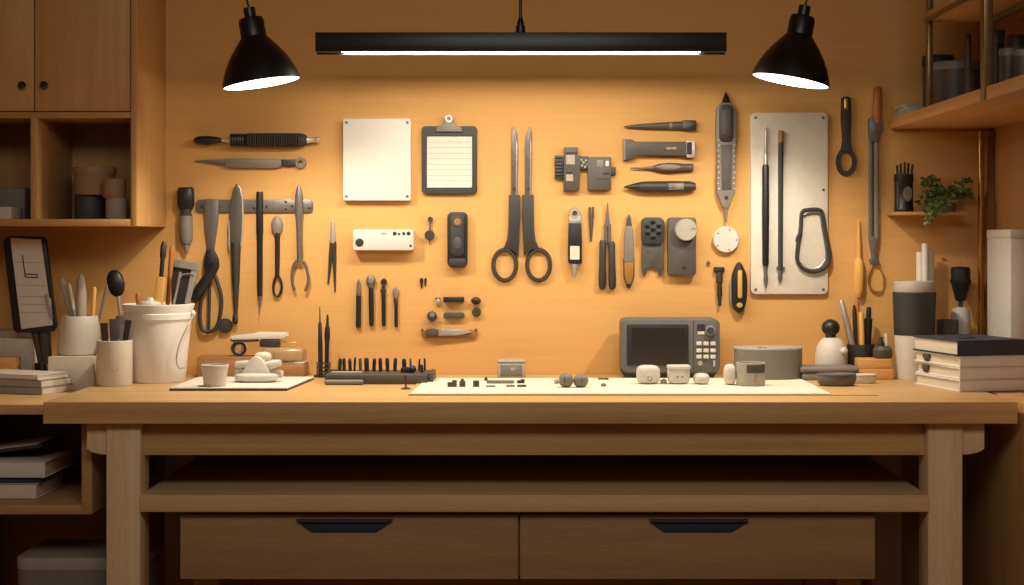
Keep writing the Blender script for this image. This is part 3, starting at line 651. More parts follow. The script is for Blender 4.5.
t.p('clamp', B().wrod((776, 267.4), (784.4, 267.4), [(0, 1.1), (1, 1.1)], h=.0205).wring(780, 267.4, 3.6, 2.4, 1.8, 1.4, .0165, .0245, 16), 'dsteel')
t.p('tip', B().wrod((780, 269), (779.4, 281.5), [(0, 2), (.6, 2.4), (1, 1.2)], h=.0205), 'dsteel')
t = T('carabiner', 'black carabiner clip overlapping the right edge of the tall pale plate', 'carabiner', wp(812, 240, .012))
cb = [(801.5, 213), (808, 210), (818, 210), (822, 214), (824.5, 230), (828.3, 250), (828, 262), (822, 269), (812, 271.5), (802, 268), (797, 260), (797.2, 248), (800, 230)]
t.p('frame', B().wtube(cb, 2.0, .021, True, 10, 4, 1.3), 'char')
t.p('inner_liner', B().wtube([(803.2, 215), (809, 212.6), (817, 212.6), (820, 216), (822.4, 231), (825.8, 250), (825.4, 260)], 1.2, .021, False, 8, 4), 'dsteel')
t.p('gate_lug', B().wrod((796.6, 242), (800, 233), [(0, 2), (.5, 2.8), (1, 2)], h=.021), 'black')
t.p('gate_wire', B().wtube([(799, 262), (808, 268.4), (819, 266.6), (825.5, 258)], .9, .021, False, 8, 4), 'chrome')
# ring spanner
t = WT('ring_spanner', 'black ring-ended tool with brass dot, hanging beside the tall pale plate', 'spanner', 846, 137)
t.p('handle', B().wpoly([(841.6, 98), (844, 96.6), (848, 96.6), (850.4, 98), (851.2, 118), (850.2, 140), (852, 150), (841, 150), (842.6, 140), (841, 118)], .004, .018, .003), 'rubber')
t.p('ring', B().wring(846.6, 162, 10.6, 14.6, 5.8, 9, .004, .017, 30), 'rubber')
t.p('brass_dot', B().wpoly(rr(843.6, 847.8, 98.4, 110, 1.8), .018, .0192, .0005), 'brass')
# long caliper
t = WT('long_caliper', 'long steel caliper with orange handle at top and brass ring at foot', 'caliper', 876, 190)
t.p('handle', B().wrod((877.6, 87), (876.8, 123), [(0, 2.6), (.06, 4.2), (.5, 4.9), (.9, 4.4), (1, 3)], h=.0145), 'redwood')
t.p('clamp', B().wpoly([(869, 119), (874, 116), (882.4, 121), (882.8, 130), (879.6, 136), (879, 142), (870, 142), (868.4, 130)], .004, .021, .002).disc(876, 130, 2, .021, .0235, 12), 'dsteel')
t.p('rail', B().wrod((871.2, 138), (871, 238), [(0, 2.0), (1, 2.0)], h=.0105, sq=4), 'dsteel')
t.p('rail', B().wrod((876.6, 138), (876.4, 238), [(0, 2.3), (1, 2.3)], h=.0115, sq=4), 'grey')
t.p('joint', B().wpoly([(868.6, 236), (879, 236), (878.2, 241), (876.6, 250), (876, 257), (879, 260), (877, 264), (871, 264), (869.6, 260), (872, 257), (871, 250), (869.4, 241)], .004, .017, .0015), 'dsteel')
t.p('brass_ring', B().wtube([(874.4, 262), (880, 268), (884.2, 278), (882, 289), (876, 292), (870.4, 287), (869, 277), (871.5, 268)], 1.0, .010, True, 8, 4), 'brass')
# awl
t = WT('wooden_awl', 'pale wooden awl with long tapered point hanging by the steel caliper', 'awl', 859, 262)
t.p('point', B().wrod((858.6, 219.5), (858.8, 259), [(0, .8), (.3, 1.5), (1, 2.5)], h=.0145), 'handlewood')
t.p('handle', B().wrod((858.8, 258), (859, 298), [(0, 2.6), (.08, 4.4), (.4, 5.1), (.8, 4.6), (.95, 3), (1, 1.6)], h=.0145), 'handlewood')
wsolo('wall_screw', 'tiny screw in the wall above the black cone tool', 'screw', B().disc(943, 258.5, 1.5, -.0008, .006, 10), 'brass', 943, 258)
# ================================================================== lamps
t = T('linear_lamp', 'long black linear pendant lamp with a thin lit strip, over the bench centre', 'lamp', at(521, 0, 3.45))
LB = 3.45; kb = LB/F
zb0, zb1 = E+.4165, E+(HY-33)*kb
bx0, bx1 = at(316, 0, LB).x, at(726, 0, LB).x
t.p('housing', B().bx(bx0, bx1, 3.436, 3.468, zb0, zb1, .0010), 'blackm')
t.p('rear_lip', B().bx(bx0, bx1, 3.4658, 3.468, zb0-.0034, zb0+.002), 'blackm')
sx0, sx1 = at(342, 0, LB).x, at(700, 0, LB).x
t.p('light_strip', B().bx(sx0, sx1, 3.4385, 3.4500, zb0-.0006, zb0+.002), 'led')
q = at(520.5, 33, LB)
t.p('joint', B().lathe(q, [(.0105, -.002), (.0105, .016), (.0075, .018), (.0075, .026), (.005, .03), (.005, .036), (0, .036)], 16), 'blackm')
t.p('rod', B().lathe(q+V((0, 0, .034)), [(.0035, 0), (.0035, ZC-q.z-.034)], 10), 'blackm')
t.p('ceiling_rose', B().lathe((q.x, q.y, ZC-.02), [(.05, 0), (.05, .0195)], 20), 'blackm')
def pendant(label, px, py, dx, dy):
    Y = 3.44; k = Y/F; c0 = at(px, py, Y)
    ax = V((dx, 0, -dy)).normalized(); t = T('pendant_lamp', label, 'lamp', c0, 'tilted black pendant lamps')
    pr = lambda l: [(r*k, a*k) for r, a in l]
    t.p('socket', B().lathe(c0, pr([(3, -1), (6, 0), (6, 10), (11.5, 10.5), (12.8, 14), (12.8, 30), (10, 31)]), 24, ax), 'blackm')
    out = [(12.6, 29), (16.5, 34), (23, 42), (29.2, 51), (34.4, 61), (37.8, 70), (39.4, 77)]
    inn = [(38.7, 77), (37, 70), (33.5, 61), (28.2, 51.8), (22, 43), (15, 36), (10, 32)]
    t.p('shade', B().lathe(c0, pr(out+inn), 40, ax, close=True), 'blackm')
    t.p('diffuser', B().lathe(c0, pr([(0, 72), (36.6, 72.4), (37.7, 75), (37.4, 76.2), (0, 76.6)]), 36, ax), 'bulb')
    t.p('cord', B().tube([c0-ax*.002, c0+V((-dx*.0012, 0, .05)), V((c0.x-dx*.0006, Y, ZC))], .0022, n=8), 'blackm')
    return c0, ax, k
la = pendant('black cone pendant lamp on the left, tilted with its mouth facing right', 249, 8, 12.5, 74)
lb_ = pendant('black cone pendant lamp on the right, above the tall pale plate', 805, 6, -14, 72)

# ================================================================== helpers for bench things
def hollow(r, h, w=.003, tap=1.0, base=.004):      # cup wall profile, r at top, tap = bottom/top
    rb = r*tap
    return [(0, 0), (rb*.95, 0), (rb, .003), (r, h-.001), (r-w*.5, h), (r-w, h-.001), (rb-w, base), (0, base)]
def rim(pl, pr, py, z=ZT):      # centre x, depth and radius of a round thing whose front foot shows at py
    Yf = tabY(py, z); r = 0
    for _ in range(5): r = (pr-pl)/2*(Yf+r)/F
    return at((pl+pr)/2, 0, Yf+r).x, Yf+r, r
def stick(t, name, p0, p1, Y0, Y1, prof, m, flat=1.0, lab=None, n=12, sq=2):   # px radii
    k = Y0/F
    return t.p(name, B().rod(at(p0[0], p0[1], Y0), at(p1[0], p1[1], Y1), [(a, r*k) for a, r in prof], flat=flat, n=n, sq=sq), m, label=lab)

# ---- mats
t = T('cutting_mat', 'large white work mat spread along the middle of the bench front', 'mat', (.2, 3.5, ZT))
t.p('sheet', B().prism([V(p) for p in ((-.246, 3.322, ZT+.0022), (.655, 3.322, ZT+.0022), (.652, 3.70, ZT+.0022), (-.232, 3.70, ZT+.0022))],
    [V(p) for p in ((-.246, 3.322, ZT+.0042), (.655, 3.322, ZT+.0042), (.652, 3.70, ZT+.0042), (-.232, 3.70, ZT+.0042))]), 'mat')
t.p('backing', B().bx(-.249, .754, 3.316, 3.71, ZT, ZT+.0021), 'oak', label='thin wooden backing board showing beyond the sheet')
ZM = ZT+.0042
t = T('drawing_board', 'white board with dark underside under the small white cup on the bench left', 'board', (-.65, 3.55, ZT))
qd = [(-.783, 3.424), (-.524, 3.424), (-.502, 3.70), (-.775, 3.70)]
t.p('board', B().prism([V((x, y, ZT)) for x, y in qd], [V((x, y, ZT+.0045)) for x, y in qd]), 'char')
t.p('sheet', B().prism([V((x, y, ZT+.0046)) for x, y in qd], [V((x, y, ZT+.0075)) for x, y in qd], .0005), 'paper')
ZB = ZT+.0075

# ---- left zone on the side desk
tt = T('storage_box', 'flat tan lidded box in the far left corner behind the tablet', 'box', (-1.24, 3.76, ZD))
zt_ = at(0, 331, 3.745).z
tt.p('body', B().bx(-1.31, -1.185, 3.748, 3.83, ZD, zt_-.016, .001), 'card')
tt.p('lid', B().bx(-1.312, -1.183, 3.745, 3.833, zt_-.0155, zt_, .002), 'taupe')
solo('wooden_block', 'low orange-brown block in front of the tan lidded box, far left', 'block', B().bx(-1.31, at(17, 0, 3.69).x, 3.675, 3.718, ZD, at(0, 357, 3.69).z, .002), 'tanwood', (-1.26, 3.70, ZD))
t = T('tablet_stand', 'black framed tablet with pale drawing page on a stand, far left', 'tablet', at(35, 386, 3.70))
t.p('frame', B().ypoly([(3, 241), (9, 236), (42, 236.5), (45, 240), (56, 326), (53, 331.5), (17, 333), (13, 329)], 3.70, 3.716, 3.700, .0015), 'black')
s = t.p('page', B().ypoly([(10.5, 238), (41, 239.5), (53, 325), (21.5, 329)], 3.70, 3.701, 3.6985, 0), 'paper')
b = B()
b.ypoly([(22, 255), (23, 255), (26, 277), (25, 277)], 3.699, 3.6985, 3.6978, 0)
b.ypoly([(25, 273.5), (37.6, 274), (37.8, 275), (25.2, 274.6)], 3.699, 3.6985, 3.6978, 0).ypoly([(25.2, 276.6), (37.8, 277), (38, 278), (25.4, 277.7)], 3.699, 3.6985, 3.6978, 0)
b.ypoly([(37, 274), (37.8, 274), (38.2, 278), (37.4, 278)], 3.699, 3.6985, 3.6978, 0)
t.p('drawn_mark', b, 'ink', s)
b = B()
for k, y in enumerate((262, 285, 296, 304, 312)):
    x = 10.5+(y-238)*.121; b.ypoly([(x+1, y), (x+30, y+.4), (x+30, y+.9), (x+1, y+.5)], 3.699, 3.6985, 3.6980, 0)
t.p('ruled_lines', b, 'taupe', s)
t.p('page_clip', B().wpoly([(0, 0), (1, 0), (0, 1)], 0, .0001, 0) if False else B().ypoly([(45, 295), (47.5, 294), (51.5, 300), (53, 318), (50.6, 320), (46.4, 305)], 3.70, 3.699, 3.696, .0008), 'steel')
t.p('arm', B().rod(at(35, 330, 3.722), at(41, 364, 3.722), [(0, .009), (.5, .007), (1, .006)], sq=4).rod(at(45, 330, 3.722), at(47, 364, 3.722), [(0, .012), (1, .011)], sq=4), 'char2')
t.p('base', B().bx(at(20, 0, 3.72).x, at(50, 0, 3.72).x, 3.700, 3.74, ZD, ZD+.014, .003).rod(at(40, 362, 3.722), at(45, 386, 3.722), [(0, .012), (.9, .017)], sq=4), 'black')
# magazines
th = math.radians(20)
def mag(cx0, cy0, w, d, z, h, m, rz, label):
    tt = T('magazine', label, 'magazine', (cx0, cy0, z), 'magazines at the far left')
    R = Matrix.Rotation(rz, 3, 'Z'); c = V((cx0, cy0, 0))+R @ V((-w/2, d/2, 0))
    tt.p('page_block', B().box((c.x, c.y, z+h/2), (w-.003, d-.003, h-.003), 0, rz), 'pages')
    cb = B().box((c.x, c.y, z+.0008), (w, d, .0015), 0, rz).box((c.x, c.y, z+h-.0008), (w, d, .0015), 0, rz)
    q = R @ V((0, -d/2+.0008, 0)); cb.box((c.x+q.x, c.y+q.y, z+h/2), (w, .0016, h), 0, rz)
    tt.p('cover', cb, m)
mag(-1.081, 3.480, .20, .115, ZD, .0165, 'spine2', -th, 'grey-spined magazine at the bottom of the far left pile')
mag(-1.083, 3.481, .20, .114, ZD+.0166, .0165, 'spine2', -th+.02, 'grey-spined magazine in the middle of the far left pile')
mag(-1.092, 3.484, .19, .105, ZD+.0332, .011, 'paper', -th-.06, 'white-covered thin magazine on top of the far left pile')
# box + pot
solo('card_box', 'small cream and brown box under the squat grey pot', 'box', B().bx(-1.105, -.998, 3.602, 3.735, ZD, .862, .0015), 'card', (-1.05, 3.67, ZD))
px_, py_, pr_ = -1.051, 3.668, .051
t = T('brush_pot', 'squat beige pot holding rounded sticks and brushes, standing on a small box', 'pot', (px_, py_, .862))
hp = .092
t.p('body', B().lathe((px_, py_, .862), [(0, 0), (.047, 0), (.051, .004), (.0505, .02), (.046, hp*.75), (.042, hp-.002), (.041, hp), (.039, hp-.001), (.043, hp*.7), (.047, .01), (0, .008)], 36), 'cream')
def loose(name, label, cat, p0, p1, Y0, Y1, prof, m, group=None, flat=1.0, sq=2, n=12):
    k = Y0/F; a = at(p0[0], p0[1], Y0); b_ = at(p1[0], p1[1], Y1)
    return solo(name, label, cat, B().rod(a, b_, [(q, r*k) for q, r in prof], flat=flat, sq=sq, n=n), m, b_, group)
GP = 'sticks standing in the beige pot'
loose('modelling_stick', 'grey stick with rounded ball head leaning left in the beige pot', 'stick', (61, 278), (79, 345), 3.668, 3.675, [(0, 1.2), (.03, 3), (.08, 3.6), (.14, 3.2), (.3, 3), (1, 2.6)], 'taupe', GP)
loose('modelling_stick', 'thin cream stick behind the ball-headed stick in the beige pot', 'stick', (69, 283.5), (80, 345), 3.69, 3.688, [(0, .8), (.05, 1.8), (1, 1.8)], 'card', GP)
loose('rolling_pin', 'fat pale rounded rod standing upright in the beige pot', 'rod', (80.8, 274), (81.5, 346), 3.652, 3.65, [(0, 1), (.04, 3.2), (.1, 4.6), (.3, 5.6), (1, 5.0)], 'taupe', GP)
loose('wooden_dowel', 'bare wooden dowel on the right side of the beige pot', 'dowel', (94.5, 287), (91, 346), 3.66, 3.66, [(0, 1.6), (.03, 2.2), (1, 2)], 'handlewood', GP)
loose('wire_tool', 'thin grey wire tool leaning right in the beige pot beside the wooden dowel', 'tool', (107, 285), (93.5, 346), 3.68, 3.68, [(0, 1.2), (.1, 1.4), (1, 1.1)], 'grey', GP)
# jar behind with black spatula head
cJ = at(117, 0, 3.72)
solo('bottle', 'narrow grey bottle wedged between the beige pot and the bucket', 'bottle', B().lathe((-.972, 3.745, ZT), hollow(.0125, .150, .002), 20), 'grey', (-.972, 3.745, ZT))
t = T('spatula', 'black rounded paddle-headed spatula leaning left above the narrow bottle', 'spatula', (-.972, 3.745, ZT+.01))
t.p('head', B().rod(at(113, 270, 3.745), at(118.5, 296.5, 3.745), [(0, .004), (.06, .012), (.25, .0195), (.55, .0215), (.85, .017), (.96, .010), (1, .004)], flat=.6), 'black')
t.p('shaft', B().rod(at(118, 294, 3.745), at(120.6, 318, 3.745), [(0, .0045), (1, .004)]).rod(at(120.6, 318, 3.745), V((-.970, 3.745, ZT+.012)), [(0, .004), (1, .004)]), 'steel')
# cream mug with blades
mx_, my_, mr_ = rim(97, 132, 387)
t = T('cylinder_cup', 'plain cream cylinder cup with tiny emblem in front of the bucket', 'cup', (mx_, my_, ZT))
hm = E-(340-HY)*my_/F-ZT
t.p('body', B().lathe((mx_, my_, ZT), hollow(mr_, hm, .003, 1.0), 40), 'cream')
em = at(115, 368.5, my_-mr_)
t.p('emblem', B().tube([em+V((.0055*math.cos(a), .0002, .0055*math.sin(a))) for a in [PI+PI*k/8 for k in range(9)]], .0008, n=6), 'taupe')
GM = 'blades standing in the cream cylinder cup'
zin = ZT+.02
def inmug(px, py, w, dx, dy, lab, m='char2', nm='palette_knife'):
    a = at(px, py, my_+dy); b_ = V((mx_+dx, my_+dy, ZT+.008))
    solo(nm, lab, 'blade', B().rod(a, b_, [(0, w), (.25, w*.9), (1, w*.5)], flat=.14, sq=5), m, b_, GM)
inmug(104, 323, .009, -.012, -.012, 'dark blade leaning left in the cream cylinder cup', 'char')
inmug(113.5, 319, .0105, 0, .004, 'broad grey blade standing upright in the cream cylinder cup', 'dsteel')
inmug(128.5, 320, .0075, .012, -.004, 'slim dark blade leaning right in the cream cylinder cup', 'char')
inmug(122, 325, .006, .008, .018, 'narrow pale blade at the back of the cream cylinder cup', 'steel')
# bucket
ux, uy = -.861, 3.652
t = T('bucket', 'large white bucket with thick rim and wire handle on the bench left', 'bucket', (ux, uy, ZT))
hb = E-(304-HY)*uy/F-ZT; R0, R1 = .0625, .080
t.p('body', B().lathe((ux, uy, ZT), [(0, 0), (R0-.003, 0), (R0, .004), (R1-.004, hb-.040), (R1-.0035, hb-.036), (R1, hb-.034), (R1+.001, hb-.022), (R1-.002, hb-.020), (R1+.0035, hb-.004), (R1+.004, hb), (R1, hb+.001), (R1-.003, hb-.002), (R0-.004, .006), (0, .006)], 48), 'pail')
e0 = V((ux+R1+.004, uy-.01, ZT+hb-.022))
t.p('ear', B().sph(e0, (.006, .009, .008), 14, 8), 'white')
t.p('handle', B().tube(spline([e0+V((.003, -.004, 0)), V((ux+.078, uy-.046, ZT+hb-.05)), V((ux+.062, uy-.060, ZT+.09)), V((ux+.056, uy-.060, ZT+.055)), V((ux+.060, uy-.052, ZT+.036)), V((ux+.068, uy-.033, ZT+.035))], 5), .0016, n=8), 'steel')
GB = 'tools standing in the white bucket'
def inbucket(name, lab, cat, p, Y, w, off, m, flat=1.0, prof=None, sq=2):
    a = at(p[0], p[1], Y); b_ = V((ux+off[0], uy+off[1], ZT+.012)); w *= Y/F
    prof = prof or [(0, .6), (.03, 1), (1, .8)]
    return solo(name, lab, cat, B().rod(a, b_, [(q, r*w) for q, r in prof], flat=flat, sq=sq), m, b_, GB)
inbucket('paint_brush', 'brush with dark tip and wooden shaft standing tallest at the left of the bucket', 'brush', (164, 241), 3.66, 3.0, (-.012, .0), 'char', prof=[(0, .5), (.04, 1.1), (.12, 1), (.13, .75), (1, .7)])
inbucket('paint_brush', 'slender brown brush handle right of the dark-tipped brush in the bucket', 'brush', (172, 246), 3.675, 2.4, (.006, .016), 'redwood', prof=[(0, .5), (.04, 1), (.1, 1), (1, .8)])
inbucket('wooden_paddle', 'short amber wooden paddle at the front left of the bucket', 'paddle', (161, 277), 3.618, 4.6, (-.008, -.032), 'handlewood', .5, [(0, .9), (.02, 1), (1, .7)], 5)
t = T('scraper', 'shiny wide metal scraper leaning right out of the bucket', 'scraper', (ux+.02, uy, ZT+.02))
t.p('blade', B().rod(at(187, 262.5, 3.645), at(179, 306, 3.645), [(0, .029), (.1, .030), (.5, .028), (1, .018)], flat=.10, sq=6), 'char')
t.p('top_edge', B().rod(at(187.6, 261.5, 3.642), at(186.4, 268.5, 3.642), [(0, .030), (1, .030)], flat=.14, sq=6), 'steel')
t.p('bright_strip', B().rod(at(195, 269, 3.6405), at(187, 304, 3.6405), [(0, .008), (1, .006)], flat=.2, sq=6), 'chrome')
t.p('bright_strip', B().rod(at(180.5, 272, 3.6405), at(173.6, 305, 3.6405), [(0, .003), (1, .003)], flat=.4, sq=6), 'chrome')
t.p('rib', B().tube(spline([at(173, 303, 3.638), at(180, 278, 3.638), at(186, 274, 3.638), at(194, 274.5, 3.638)], 4), .0014, n=6), 'steel')
t.p('handle', B().rod(at(179, 304, 3.645), V((ux+.022, uy, ZT+.014)), [(0, .012), (1, .010)], flat=.5), 'black')
t = T('white_jar', 'small white lidded jar top poking above the bucket rim', 'jar', (ux-.02, uy-.03, ZT+.01))
wj = at(150.5, 0, 3.62)
t.p('body', B().lathe((wj.x, 3.62, ZT+.008), [(0, 0), (.022, 0), (.022, hb-.010), (0, hb-.010)], 24), 'cream')
t.p('lid', B().lathe((wj.x, 3.62, ZT+hb-.002), [(.026, 0), (.027, .003), (.025, .008), (.012, .011), (.008, .018), (0, .019)], 24), 'white')
inbucket('wooden_dowel', 'tiny brown dowel end at the left rim of the bucket', 'dowel', (138, 293), 3.66, 3.0, (-.03, .015), 'redwood')

# ---- behind the drawing board
zA = at(0, 357, 3.76).z
solo('wooden_block', 'long low brown wooden block against the wall behind the white cup', 'block', B().bx(at(197, 0, 3.77).x, at(254, 0, 3.77).x, 3.765, 3.825, ZT, zA, .002), 'brownwood', (-.75, 3.79, ZT))
xb0, xb1 = at(257, 0, 3.76).x, at(305, 0, 3.76).x
zb1_, zc_ = at(0, 364, 3.745).z, at(0, 348, 3.745).z
t = T('wooden_case', 'brown wooden case with amber clear-topped upper half, behind the white gadget', 'case', ((xb0+xb1)/2, 3.78, ZT))
t.p('base', B().bx(xb0, xb1, 3.745, 3.825, ZT, zb1_, .003), 'brownwood')
t.p('top', B().bx(xb0+.012, xb1-.003, 3.748, 3.822, zb1_+.0002, zc_, .012, 4), 'clear')
t.p('top_edge', B().bx(xb0+.010, xb1-.001, 3.747, 3.823, zb1_+.0001, zb1_+.004, .0015), 'cream')
t.p('inner_block', B().bx(xb0+.045, xb1-.020, 3.742, 3.7482, zb1_+.008, zc_-.008, .002), 'tan')
t = T('stapler', 'grey stapler-shaped tool on a dark foot, balanced on the wooden case', 'stapler', at(270, 348, 3.78))
t.p('foot', B().bx(at(260.5, 0, 3.78).x, at(279.5, 0, 3.78).x, 3.765, 3.798, zc_+.0006, at(0, 339.5, 3.78).z, .002), 'char')
t.p('top_arm', B().ypoly([(231, 337), (234, 335.4), (254, 333.6), (258, 332), (287, 332.4), (288, 335.6), (284, 338.4), (256, 339), (233, 339.6)], 3.78, 3.797, 3.766, .002), 'cream')
t.p('under_arm', B().ypoly([(231, 338.6), (258, 337.6), (258, 341.4), (236, 342.6), (231.4, 341)], 3.78, 3.794, 3.769, .0015), 'char2')
t.p('needle', B().rod(at(284, 341.6, 3.78), at(298, 342.4, 3.78), [(0, .0012), (1, .0006)]).rod(at(279, 341, 3.78), at(285, 341.6, 3.78), [(0, .003), (1, .0014)]), 'brass')
t = T('tape_ring', 'dark ring with pale inner face resting on the long wooden block', 'ring', at(238.5, 357, 3.79))
c = at(238.6, 350.6, 3.79); r = 7.2*3.79/F; c.z = zA+r+.0005
t.p('ring', B().lathe(c, [(r, -.011), (r, .011), (r*.72, .011), (r*.66, -.011)], 28, V((.35, -1, 0)), close=True), 'black')
t.p('core', B().lathe(c, [(r*.66, -.010), (r*.66, .008), (r*.48, .008), (r*.48, -.010)], 24, V((.35, -1, 0)), close=True), 'steel')

# ---- on the drawing board
cx_, cy_, cr_ = rim(201, 228.5, 387.3, ZB)
t = T('small_cup', 'small white tapered cup standing on the white drawing board', 'cup', (cx_, cy_, ZB))
hc = E-(364.5-HY)*cy_/F-ZB
t.p('body', B().lathe((cx_, cy_, ZB), hollow(cr_*.96, hc-.006, .0025, .82), 32), 'white')
t.p('rim', B().lathe((cx_, cy_, ZB+hc-.009), [(cr_*.965, 0), (cr_, .002), (cr_, .008), (cr_*.97, .009), (cr_*.91, .009), (cr_*.91, 0)], 32, close=True), 'white')
gy = 3.56; g = lambda x, y: at(x, y, gy); kg = gy/F
t = T('white_gadget', 'lumpy white winged gadget model with black sensor on the drawing board', 'gadget', at(258, 387, gy)+V((0, 0, 0)))
z0 = ZB
def GZ(y): return at(0, y, gy).z
bb = B().sph((at(257, 0, gy).x, gy, z0+.011), (.050, .030, .011), 28, 10, 3.2)
t.p('base', bb, 'white')
t.p('side_block', B().box((at(239.6, 0, gy).x, gy+.012, (z0+GZ(368))/2+.004), (.024, .036, GZ(368)-z0-.006), .008, seg=4), 'white')
t.p('roller', B().rod(at(244, 376.6, gy-.006), at(268, 376.4, gy-.006), [(0, .006), (.06, .0085), (.9, .0085), (1, .006)]), 'white')
t.p('roller', B().rod(at(264, 373.6, gy+.014), at(283.4, 374, gy+.014), [(0, .008), (.9, .0095), (1, .006)]), 'white')
t.p('cowl', B().ypoly(smooth2([(243, 374), (246.5, 366), (251.5, 358.6), (257, 355.6), (262.4, 358.6), (266.4, 364), (270.4, 371), (268, 375.4), (256, 374.6)], 3), gy, gy+.026, gy-.016, .006), 'white')
t.p('wing', B().rod(at(235.4, 364.4, gy), at(249, 364, gy), [(0, .006), (.1, .0078), (1, .009)], flat=1.5, sq=3), 'white')
t.p('wing', B().rod(at(264, 366.5, gy), at(281.6, 362, gy), [(0, .009), (.5, .0105), (.92, .007), (1, .003)], flat=1.4, sq=3), 'white')
t.p('knob', B().sph(at(263, 357, gy+.012), (.020, .014, .012), 18, 10, 2.4), 'cream')
t.p('sensor', B().ypoly([(259, 373), (267.4, 373), (267, 377.4), (259.4, 377)], gy, gy-.012, gy-.019, .001), 'char')

# ---- pen stand
sx_, sy_ = at(323.5, 0, 3.775).x, 3.775
t = T('pen_stand', 'small round black wire pen stand left of the bit tray', 'pen stand', (sx_, sy_, ZT))
t.p('base', B().lathe((sx_, sy_, ZT), [(0, 0), (.024, 0), (.024, .003), (.019, .006), (0, .006)], 28), 'black')
for z in (.012, .022, .033):
    t.p('hoop', B().tube([V((sx_+.0155*math.cos(a), sy_+.0155*math.sin(a), ZT+z)) for a in [2*PI*k/20 for k in range(20)]], .0014, True, 6), 'char2')
for k in range(6):
    a = 2*PI*k/6+.3
    t.p('wire', B().tube([V((sx_+.0155*math.cos(a), sy_+.0155*math.sin(a), ZT+.004)), V((sx_+.0155*math.cos(a), sy_+.0155*math.sin(a), ZT+.036))], .0014, n=6), 'black')
for x, lab, pf in ((319.8, 'black pen with long thin tip in the wire stand, left one', [(0, .4), (.23, .9), (.25, 1.8), (.6, 2.4), (1, 2.3)]), (327.6, 'thicker black pen with bulging collar in the wire stand, right one', [(0, .6), (.05, 1.2), (.18, 1.5), (.24, 2.6), (.38, 2.9), (.5, 2.2), (1, 2.2)])):
    top = 306.5 if x < 322 else 314.5
    a = at(x, top, sy_); b_ = V((a.x*.5+(sx_+(-.005 if x < 322 else .005))*.5, sy_, ZT+.0075))
    solo('pen', lab, 'pen', B().rod(a, b_, [(q, r*sy_/F) for q, r in pf]), 'black', b_, 'pens in the wire stand')

# ---- bit tray
ty0, ty1 = 3.576, 3.715
tx0, tx1 = at(324.5, 0, ty0).x, at(427.3, 0, ty0).x
tz = ZT+.0225
t = T('bit_tray', 'long low grey tray full of upright black bits on the bench', 'tray', ((tx0+tx1)/2, 3.65, ZT))
t.p('body', B().bx(tx0, tx1, ty0, ty1, ZT, tz, .003), 'char2')
t.p('end_cap', B().bx(tx1+.0002, tx1+.012, ty0+.02, ty1, ZT, tz+.002, .003), 'char2')
t.p('inlay_strip', B().bx(at(331, 0, 3.63).x, at(362, 0, 3.63).x, 3.62, 3.650, tz, tz+.002, .0005), 'lgrey')
t.p('inlay_strip', B().bx(at(330, 0, 3.68).x, at(345, 0, 3.68).x, 3.665, 3.69, tz, tz+.003, .0005), 'char')
t.p('gadget_block', B().bx(at(401, 0, 3.64).x, at(411.5, 0, 3.64).x, 3.63, 3.66, tz, at(0, 367.5, 3.64).z, .0015), 'black')
t.p('gadget_knob', B().sph((at(412.8, 0, 3.63).x, 3.628, tz+.0088), (.009, .009, .0088), 14, 8), 'black')
GT = 'bits standing in the grey tray'
pos = ['leftmost', 'second from the left', 'third from the left', 'fourth from the left', 'fifth from the left, paler', 'sixth from the left, wide', 'seventh from the left', 'eighth from the left', 'ninth from the left', 'tenth from the left, pointed',
       'just behind the black gadget block', 'thin, right behind the black gadget block', 'slim, between the gadget knob and the tray end', 'short, near the tray end', 'last one at the right end']
bits = [(339.6, 358.5, 1.9), (344.3, 358.2, 1.8), (350.2, 358.4, 1.8), (354.4, 357.2, 1.2), (360.5, 358.2, 1.7), (366.8, 357.8, 2.5), (373.8, 358.4, 1.9), (380.6, 358, 2), (387.6, 358, 2), (394.8, 357.6, 1.9),
        (404.4, 358.6, 2.3), (410.8, 358.6, 1.1), (418.8, 359, 1.1), (422, 364.5, 1.8), (425.0, 358.2, 1.1)]
for k, (x, y, r) in enumerate(bits):
    Yb = 3.672 if k not in (13,) else 3.64
    if k in (12, 14): Yb = 3.685
    a = at(x+(.8 if k % 3 == 0 else -.4), y, Yb); b_ = V((at(x, 0, Yb).x, Yb, tz+.0004))
    tip = .45 if k in (9, 2) else .8
    solo('driver_bit', 'short upright bit in the grey tray, '+pos[k], 'bit', B().rod(b_, a, [(0, r*.95*Yb/F), (.7, r*Yb/F), (.92, r*.85*Yb/F), (1, r*tip*.8*Yb/F)], n=10, sq=3), 'char2' if k in (4, 11) else 'black', b_, GT)
a = at(324.6, 0, 3.557).x; b_ = at(363, 0, 3.557).x
solo('stylus', 'thick grey stylus lying along the front of the bit tray', 'stylus', B().rod((a, 3.565, ZT+.0062), (b_, 3.565, ZT+.0062), [(0, .0045), (.02, .006), (.97, .006), (1, .0045)]), 'grey', (a, 3.565, ZT))
t = T('pin_stand', 'tiny dark pin on a round foot in front of the bit tray', 'pin', at(406, 389, 3.45))
c = V((at(405.8, 0, 3.465).x, 3.465, ZT))
t.p('foot', B().lathe(c, [(0, 0), (.0115, 0), (.0115, .0015), (.003, .005), (0, .006)], 20), 'char')
t.p('stem', B().rod(c+V((0, 0, .005)), c+V((0, 0, .030)), [(0, .0018), (.7, .0016), (.75, .0035), (1, .0035)]), 'char')

